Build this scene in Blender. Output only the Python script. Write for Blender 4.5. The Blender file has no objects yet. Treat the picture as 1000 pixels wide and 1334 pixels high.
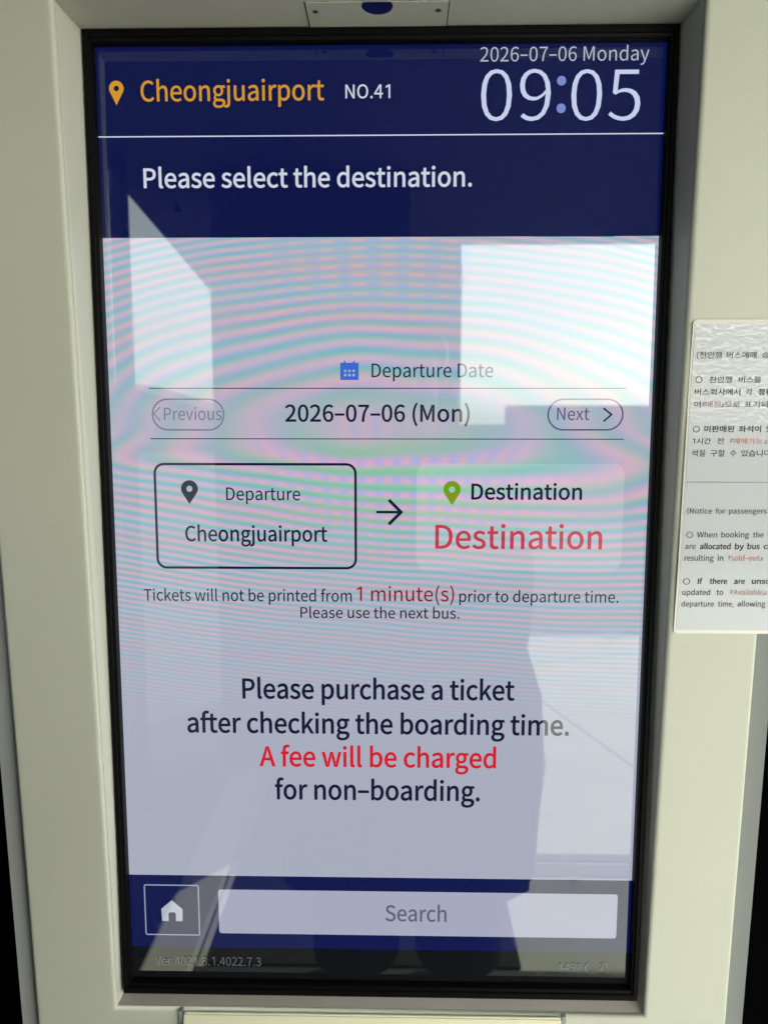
import bpy, bmesh, json, math, random
from mathutils import Vector, Matrix
from mathutils.geometry import delaunay_2d_cdt
random.seed(7)
S = bpy.context.scene
COL = S.collection

# ------------------------------------------------------------------ data (metres, kiosk base at the origin)
D = json.loads(r'''{"cam":[[0.99981,-0.00301,0.01915,0.01983],[0.01937,0.11968,-0.99262,-0.75859],[0.0007,0.99281,0.11971,1.39108],[0.0,0.0,0.0,1.0]],"Hh":0.97344,"text":{"station":{"s":"Cheongjuairport","x":[-0.22555,-0.05181],"z":1.69086,"cap":0.01817},"no":{"s":"NO.41","x":[-0.03147,0.01058],"z":1.6922,"cap":0.01214},"date":{"s":"2026-07-06 Monday","x":[0.09461,0.25173],"z":1.72383,"cap":0.01262},"clock":[{"s":"09","x":[0.09544,0.16187],"z":1.67103,"cap":0.04588},{"s":"05","x":[0.17989,0.24569],"z":1.67067,"cap":0.04562}],"head":{"s":"Please select the destination.","x":[-0.22551,0.08832],"z":1.61212,"cap":0.01756},"depdate":{"s":"Departure Date","x":[-0.00712,0.11194],"z":1.43243,"cap":0.01318},"day":{"s":"2026-07-06 (Mon)","x":[-0.0926,0.08924],"z":1.38913,"cap":0.0162},"prev":{"s":"Previous","x":[-0.21369,-0.15611],"z":1.39051,"cap":0.01211},"next":{"s":"Next","x":[0.17535,0.20699],"z":1.39078,"cap":0.012},"dep":{"s":"Departure","x":[-0.15343,-0.07906],"z":1.31044,"cap":0.01278},"depname":{"s":"Cheongjuairport","x":[-0.19588,-0.05235],"z":1.2686,"cap":0.0153},"dest":{"s":"Destination","x":[0.09262,0.20193],"z":1.31193,"cap":0.01538},"destbig":{"s":"Destination","x":[0.057,0.22346],"z":1.26198,"cap":0.0236},"t1":{"s":"Tickets will not be printed from","x":[-0.24049,-0.02776],"z":1.20661,"cap":0.01201},"t2":{"s":"1 minute(s)","x":[-0.02228,0.07619],"z":1.20747,"cap":0.01474},"t3":{"s":"prior to departure time.","x":[0.08166,0.24237],"z":1.207,"cap":0.01152},"t4":{"s":"Please use the next bus.","x":[-0.08016,0.08187],"z":1.1895,"cap":0.01103},"p1":{"s":"Please purchase a ticket","x":[-0.14117,0.13907],"z":1.10361,"cap":0.02076},"p2":{"s":"after checking the boarding time.","x":[-0.1996,0.19616],"z":1.06628,"cap":0.02099},"p3":{"s":"A fee will be charged","x":[-0.12454,0.12144],"z":1.03001,"cap":0.02101},"p4":{"s":"for non-boarding.","x":[-0.10896,0.10522],"z":0.99356,"cap":0.02124},"search":{"s":"Search","x":[0.00702,0.07204],"z":0.85651,"cap":0.0179},"ver":{"s":"Ver.4021.8.1.4022.7.3","x":[-0.24278,-0.12795],"z":0.80189,"cap":0.00994},"cnt":[{"s":"1457","x":[0.19323,0.2171],"z":0.80122,"cap":0.00896},{"s":"(","x":[0.22121,0.22532],"z":0.80151,"cap":0.00896},{"s":"7)","x":[0.236,0.24586],"z":0.80179,"cap":0.00895}]},"lines":{"head":[-0.26809,0.27165,1.65888],"l1":[-0.22795,0.2419,1.42163],"l2":[-0.2282,0.24154,1.37191]},"headz":1.56572,"pagez":0.90599,"navyz":0.82279,"prev":[-0.226,1.3799,-0.1533,1.41167],"next":[0.16576,1.38029,0.24048,1.41174],"depbox":[-0.22631,1.23996,-0.02217,1.34786],"destbox":[0.03747,1.23978,0.24372,1.34757],"home":[-0.25262,0.83645,-0.19313,0.89513],"searchbox":[-0.17239,0.83966,0.25359,0.89028],"house":[-0.23515,0.85317,-0.21056,0.87729],"cal":[-0.03804,1.42966,-0.01999,1.44827],"pins":[[[-0.24826,1.70949],[-0.24916,1.68747],0.01393],[[-0.19012,1.3304],[-0.19084,1.30634],0.01708],[[0.07286,1.33021],[0.07313,1.30593],0.01724]],"dots":[[0.17096,1.70643],[0.1713,1.6819],0.00431],"arrow":[[-0.00266,1.29873],[0.02279,1.2988],0.0124],"chevn":[[0.22862,1.39605],[0.22051,1.40241],[0.22096,1.3893]],"chevp":[[-0.22386,1.39655],[-0.21709,1.40337],[-0.21756,1.38973]],"moc":[0.0088,1.38687],"pxm":0.0007638,"tri":[[[-0.22568,1.56693],[-0.19623,1.59965],[-0.1719,1.56673]],[[-0.19573,1.61522],[-0.19655,1.5897],[-0.17126,1.58959]],[[-0.17126,1.58959],[-0.12766,1.61488],[-0.1719,1.56673]],[[0.14487,1.56555],[0.18423,1.59791],[0.22546,1.56525]],[[0.18423,1.59791],[0.21646,1.61318],[0.22525,1.57092]]],"notice":[[0.28514,-0.04572,1.48085],[0.28477,-0.03315,1.18637],[0.28687,-0.04558,1.47748],[0.28713,-0.0333,1.18985]],"nlines":[[{"s":"(천안행","x":[0.29033,0.31281],"z":1.44659,"cap":0.0058,"c":"k","b":0},{"s":"버스예매","x":[0.31737,0.34389],"z":1.44657,"cap":0.0058,"c":"k","b":0},{"s":"승객","x":[0.34899,0.36092],"z":1.44655,"cap":0.00579,"c":"k","b":0}],[{"s":"O","x":[0.29052,0.2965],"z":1.42462,"cap":0.00586,"c":"k","b":0},{"s":"천안행","x":[0.30304,0.32353],"z":1.42462,"cap":0.00565,"c":"k","b":0},{"s":"버스를","x":[0.32985,0.34982],"z":1.42461,"cap":0.00565,"c":"k","b":0}],[{"s":"버스회사에서","x":[0.29048,0.33179],"z":1.41348,"cap":0.00568,"c":"k","b":0},{"s":"각","x":[0.33707,0.34277],"z":1.41348,"cap":0.00568,"c":"k","b":0},{"s":"정류소","x":[0.3482,0.36779],"z":1.41348,"cap":0.00567,"c":"k","b":1}],[{"s":"어","x":[0.29072,0.29645],"z":1.40234,"cap":0.00543,"c":"k","b":0},{"s":"『","x":[0.2984,0.30106],"z":1.40235,"cap":0.00543,"c":"k","b":0},{"s":"매진","x":[0.30134,0.31454],"z":1.40235,"cap":0.00543,"c":"r","b":0},{"s":"』","x":[0.31489,0.31768],"z":1.40235,"cap":0.00543,"c":"k","b":0},{"s":"으로","x":[0.31852,0.3324],"z":1.40236,"cap":0.00543,"c":"k","b":0},{"s":"표기되","x":[0.33645,0.35757],"z":1.40237,"cap":0.00543,"c":"k","b":0}],[{"s":"O","x":[0.29079,0.29684],"z":1.37949,"cap":0.00591,"c":"k","b":0},{"s":"미판매된","x":[0.30131,0.32826],"z":1.37979,"cap":0.00563,"c":"k","b":1},{"s":"좌석이","x":[0.33275,0.35293],"z":1.37982,"cap":0.00562,"c":"k","b":1},{"s":"있","x":[0.35776,0.36427],"z":1.37984,"cap":0.00562,"c":"k","b":1}],[{"s":"1시간","x":[0.29135,0.30789],"z":1.36875,"cap":0.00538,"c":"k","b":0},{"s":"전","x":[0.31366,0.3195],"z":1.36878,"cap":0.00537,"c":"k","b":0},{"s":"『","x":[0.32562,0.32815],"z":1.36879,"cap":0.00537,"c":"k","b":0},{"s":"예매가능","x":[0.3285,0.3552],"z":1.36881,"cap":0.00537,"c":"r","b":0},{"s":"』","x":[0.3564,0.35899],"z":1.36883,"cap":0.00537,"c":"k","b":0}],[{"s":"석을","x":[0.29096,0.30374],"z":1.35725,"cap":0.00597,"c":"k","b":0},{"s":"구할","x":[0.30819,0.32145],"z":1.35728,"cap":0.00597,"c":"k","b":0},{"s":"수","x":[0.32624,0.33195],"z":1.3573,"cap":0.00597,"c":"k","b":0},{"s":"있습니다","x":[0.33653,0.36364],"z":1.35733,"cap":0.00596,"c":"k","b":0}],[{"s":"(Notice","x":[0.29019,0.3132],"z":1.30357,"cap":0.00503,"c":"k","b":0},{"s":"for","x":[0.3167,0.32562],"z":1.30363,"cap":0.00502,"c":"k","b":0},{"s":"passengers","x":[0.32919,0.36398],"z":1.30371,"cap":0.00502,"c":"k","b":0}],[{"s":"O","x":[0.2908,0.29698],"z":1.2803,"cap":0.00604,"c":"k","b":0},{"s":"When","x":[0.3009,0.31949],"z":1.28095,"cap":0.00515,"c":"k","b":0},{"s":"booking","x":[0.32343,0.34917],"z":1.28104,"cap":0.00515,"c":"k","b":0},{"s":"the","x":[0.35311,0.3627],"z":1.28112,"cap":0.00514,"c":"k","b":0}],[{"s":"are","x":[0.29025,0.30005],"z":1.26966,"cap":0.00518,"c":"k","b":0},{"s":"allocated","x":[0.30437,0.33264],"z":1.26975,"cap":0.00517,"c":"k","b":1},{"s":"by","x":[0.33702,0.34507],"z":1.26984,"cap":0.00517,"c":"k","b":1},{"s":"bus","x":[0.34873,0.35986],"z":1.2699,"cap":0.00517,"c":"k","b":1},{"s":"company","x":[0.36388,0.39399],"z":1.27,"cap":0.00517,"c":"k","b":1}],[{"s":"resulting","x":[0.2903,0.31766],"z":1.25849,"cap":0.00528,"c":"k","b":0},{"s":"in","x":[0.32155,0.3266],"z":1.25857,"cap":0.00527,"c":"k","b":0},{"s":"『","x":[0.33164,0.33381],"z":1.25861,"cap":0.00527,"c":"k","b":0},{"s":"sold-out","x":[0.33409,0.36073],"z":1.25867,"cap":0.00527,"c":"r","b":0},{"s":"』","x":[0.36117,0.36361],"z":1.25874,"cap":0.00527,"c":"k","b":0}],[{"s":"O","x":[0.29053,0.29677],"z":1.23517,"cap":0.00616,"c":"k","b":0},{"s":"If","x":[0.30449,0.30848],"z":1.23591,"cap":0.00518,"c":"k","b":1},{"s":"there","x":[0.31573,0.33175],"z":1.23599,"cap":0.00518,"c":"k","b":1},{"s":"are","x":[0.33855,0.34847],"z":1.23609,"cap":0.00517,"c":"k","b":1},{"s":"unsold","x":[0.35541,0.37883],"z":1.23621,"cap":0.00517,"c":"k","b":1}],[{"s":"updated","x":[0.29037,0.31669],"z":1.22497,"cap":0.00528,"c":"k","b":0},{"s":"to","x":[0.32272,0.32897],"z":1.22508,"cap":0.00528,"c":"k","b":0},{"s":"『","x":[0.33587,0.33841],"z":1.22514,"cap":0.00528,"c":"k","b":0},{"s":"Available","x":[0.33877,0.36654],"z":1.22522,"cap":0.00527,"c":"r","b":0},{"s":"』","x":[0.36669,0.36959],"z":1.2253,"cap":0.00527,"c":"k","b":0}],[{"s":"departure","x":[0.29021,0.32104],"z":1.21347,"cap":0.00531,"c":"k","b":0},{"s":"time,","x":[0.32505,0.33983],"z":1.21361,"cap":0.0053,"c":"k","b":0},{"s":"allowing","x":[0.34361,0.36978],"z":1.21375,"cap":0.0053,"c":"k","b":0}]],"ndiv":[0.28795,1.33332],"plate":{"l":[-0.06339,-0.05236,1.74895],"l2":[-0.06218,-0.00485,1.7499],"r":[0.06193,-0.05001,1.749],"r2":[0.06232,-0.00614,1.74988],"s1":[-0.05513,-0.0309,1.74938],"s2":[0.05365,-0.03155,1.74937],"hole":[-0.00045,-0.03761,1.74925],"ha":[-0.01425,-0.03787,1.74924],"hb":[0.01335,-0.03736,1.74925]}}''')
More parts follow.
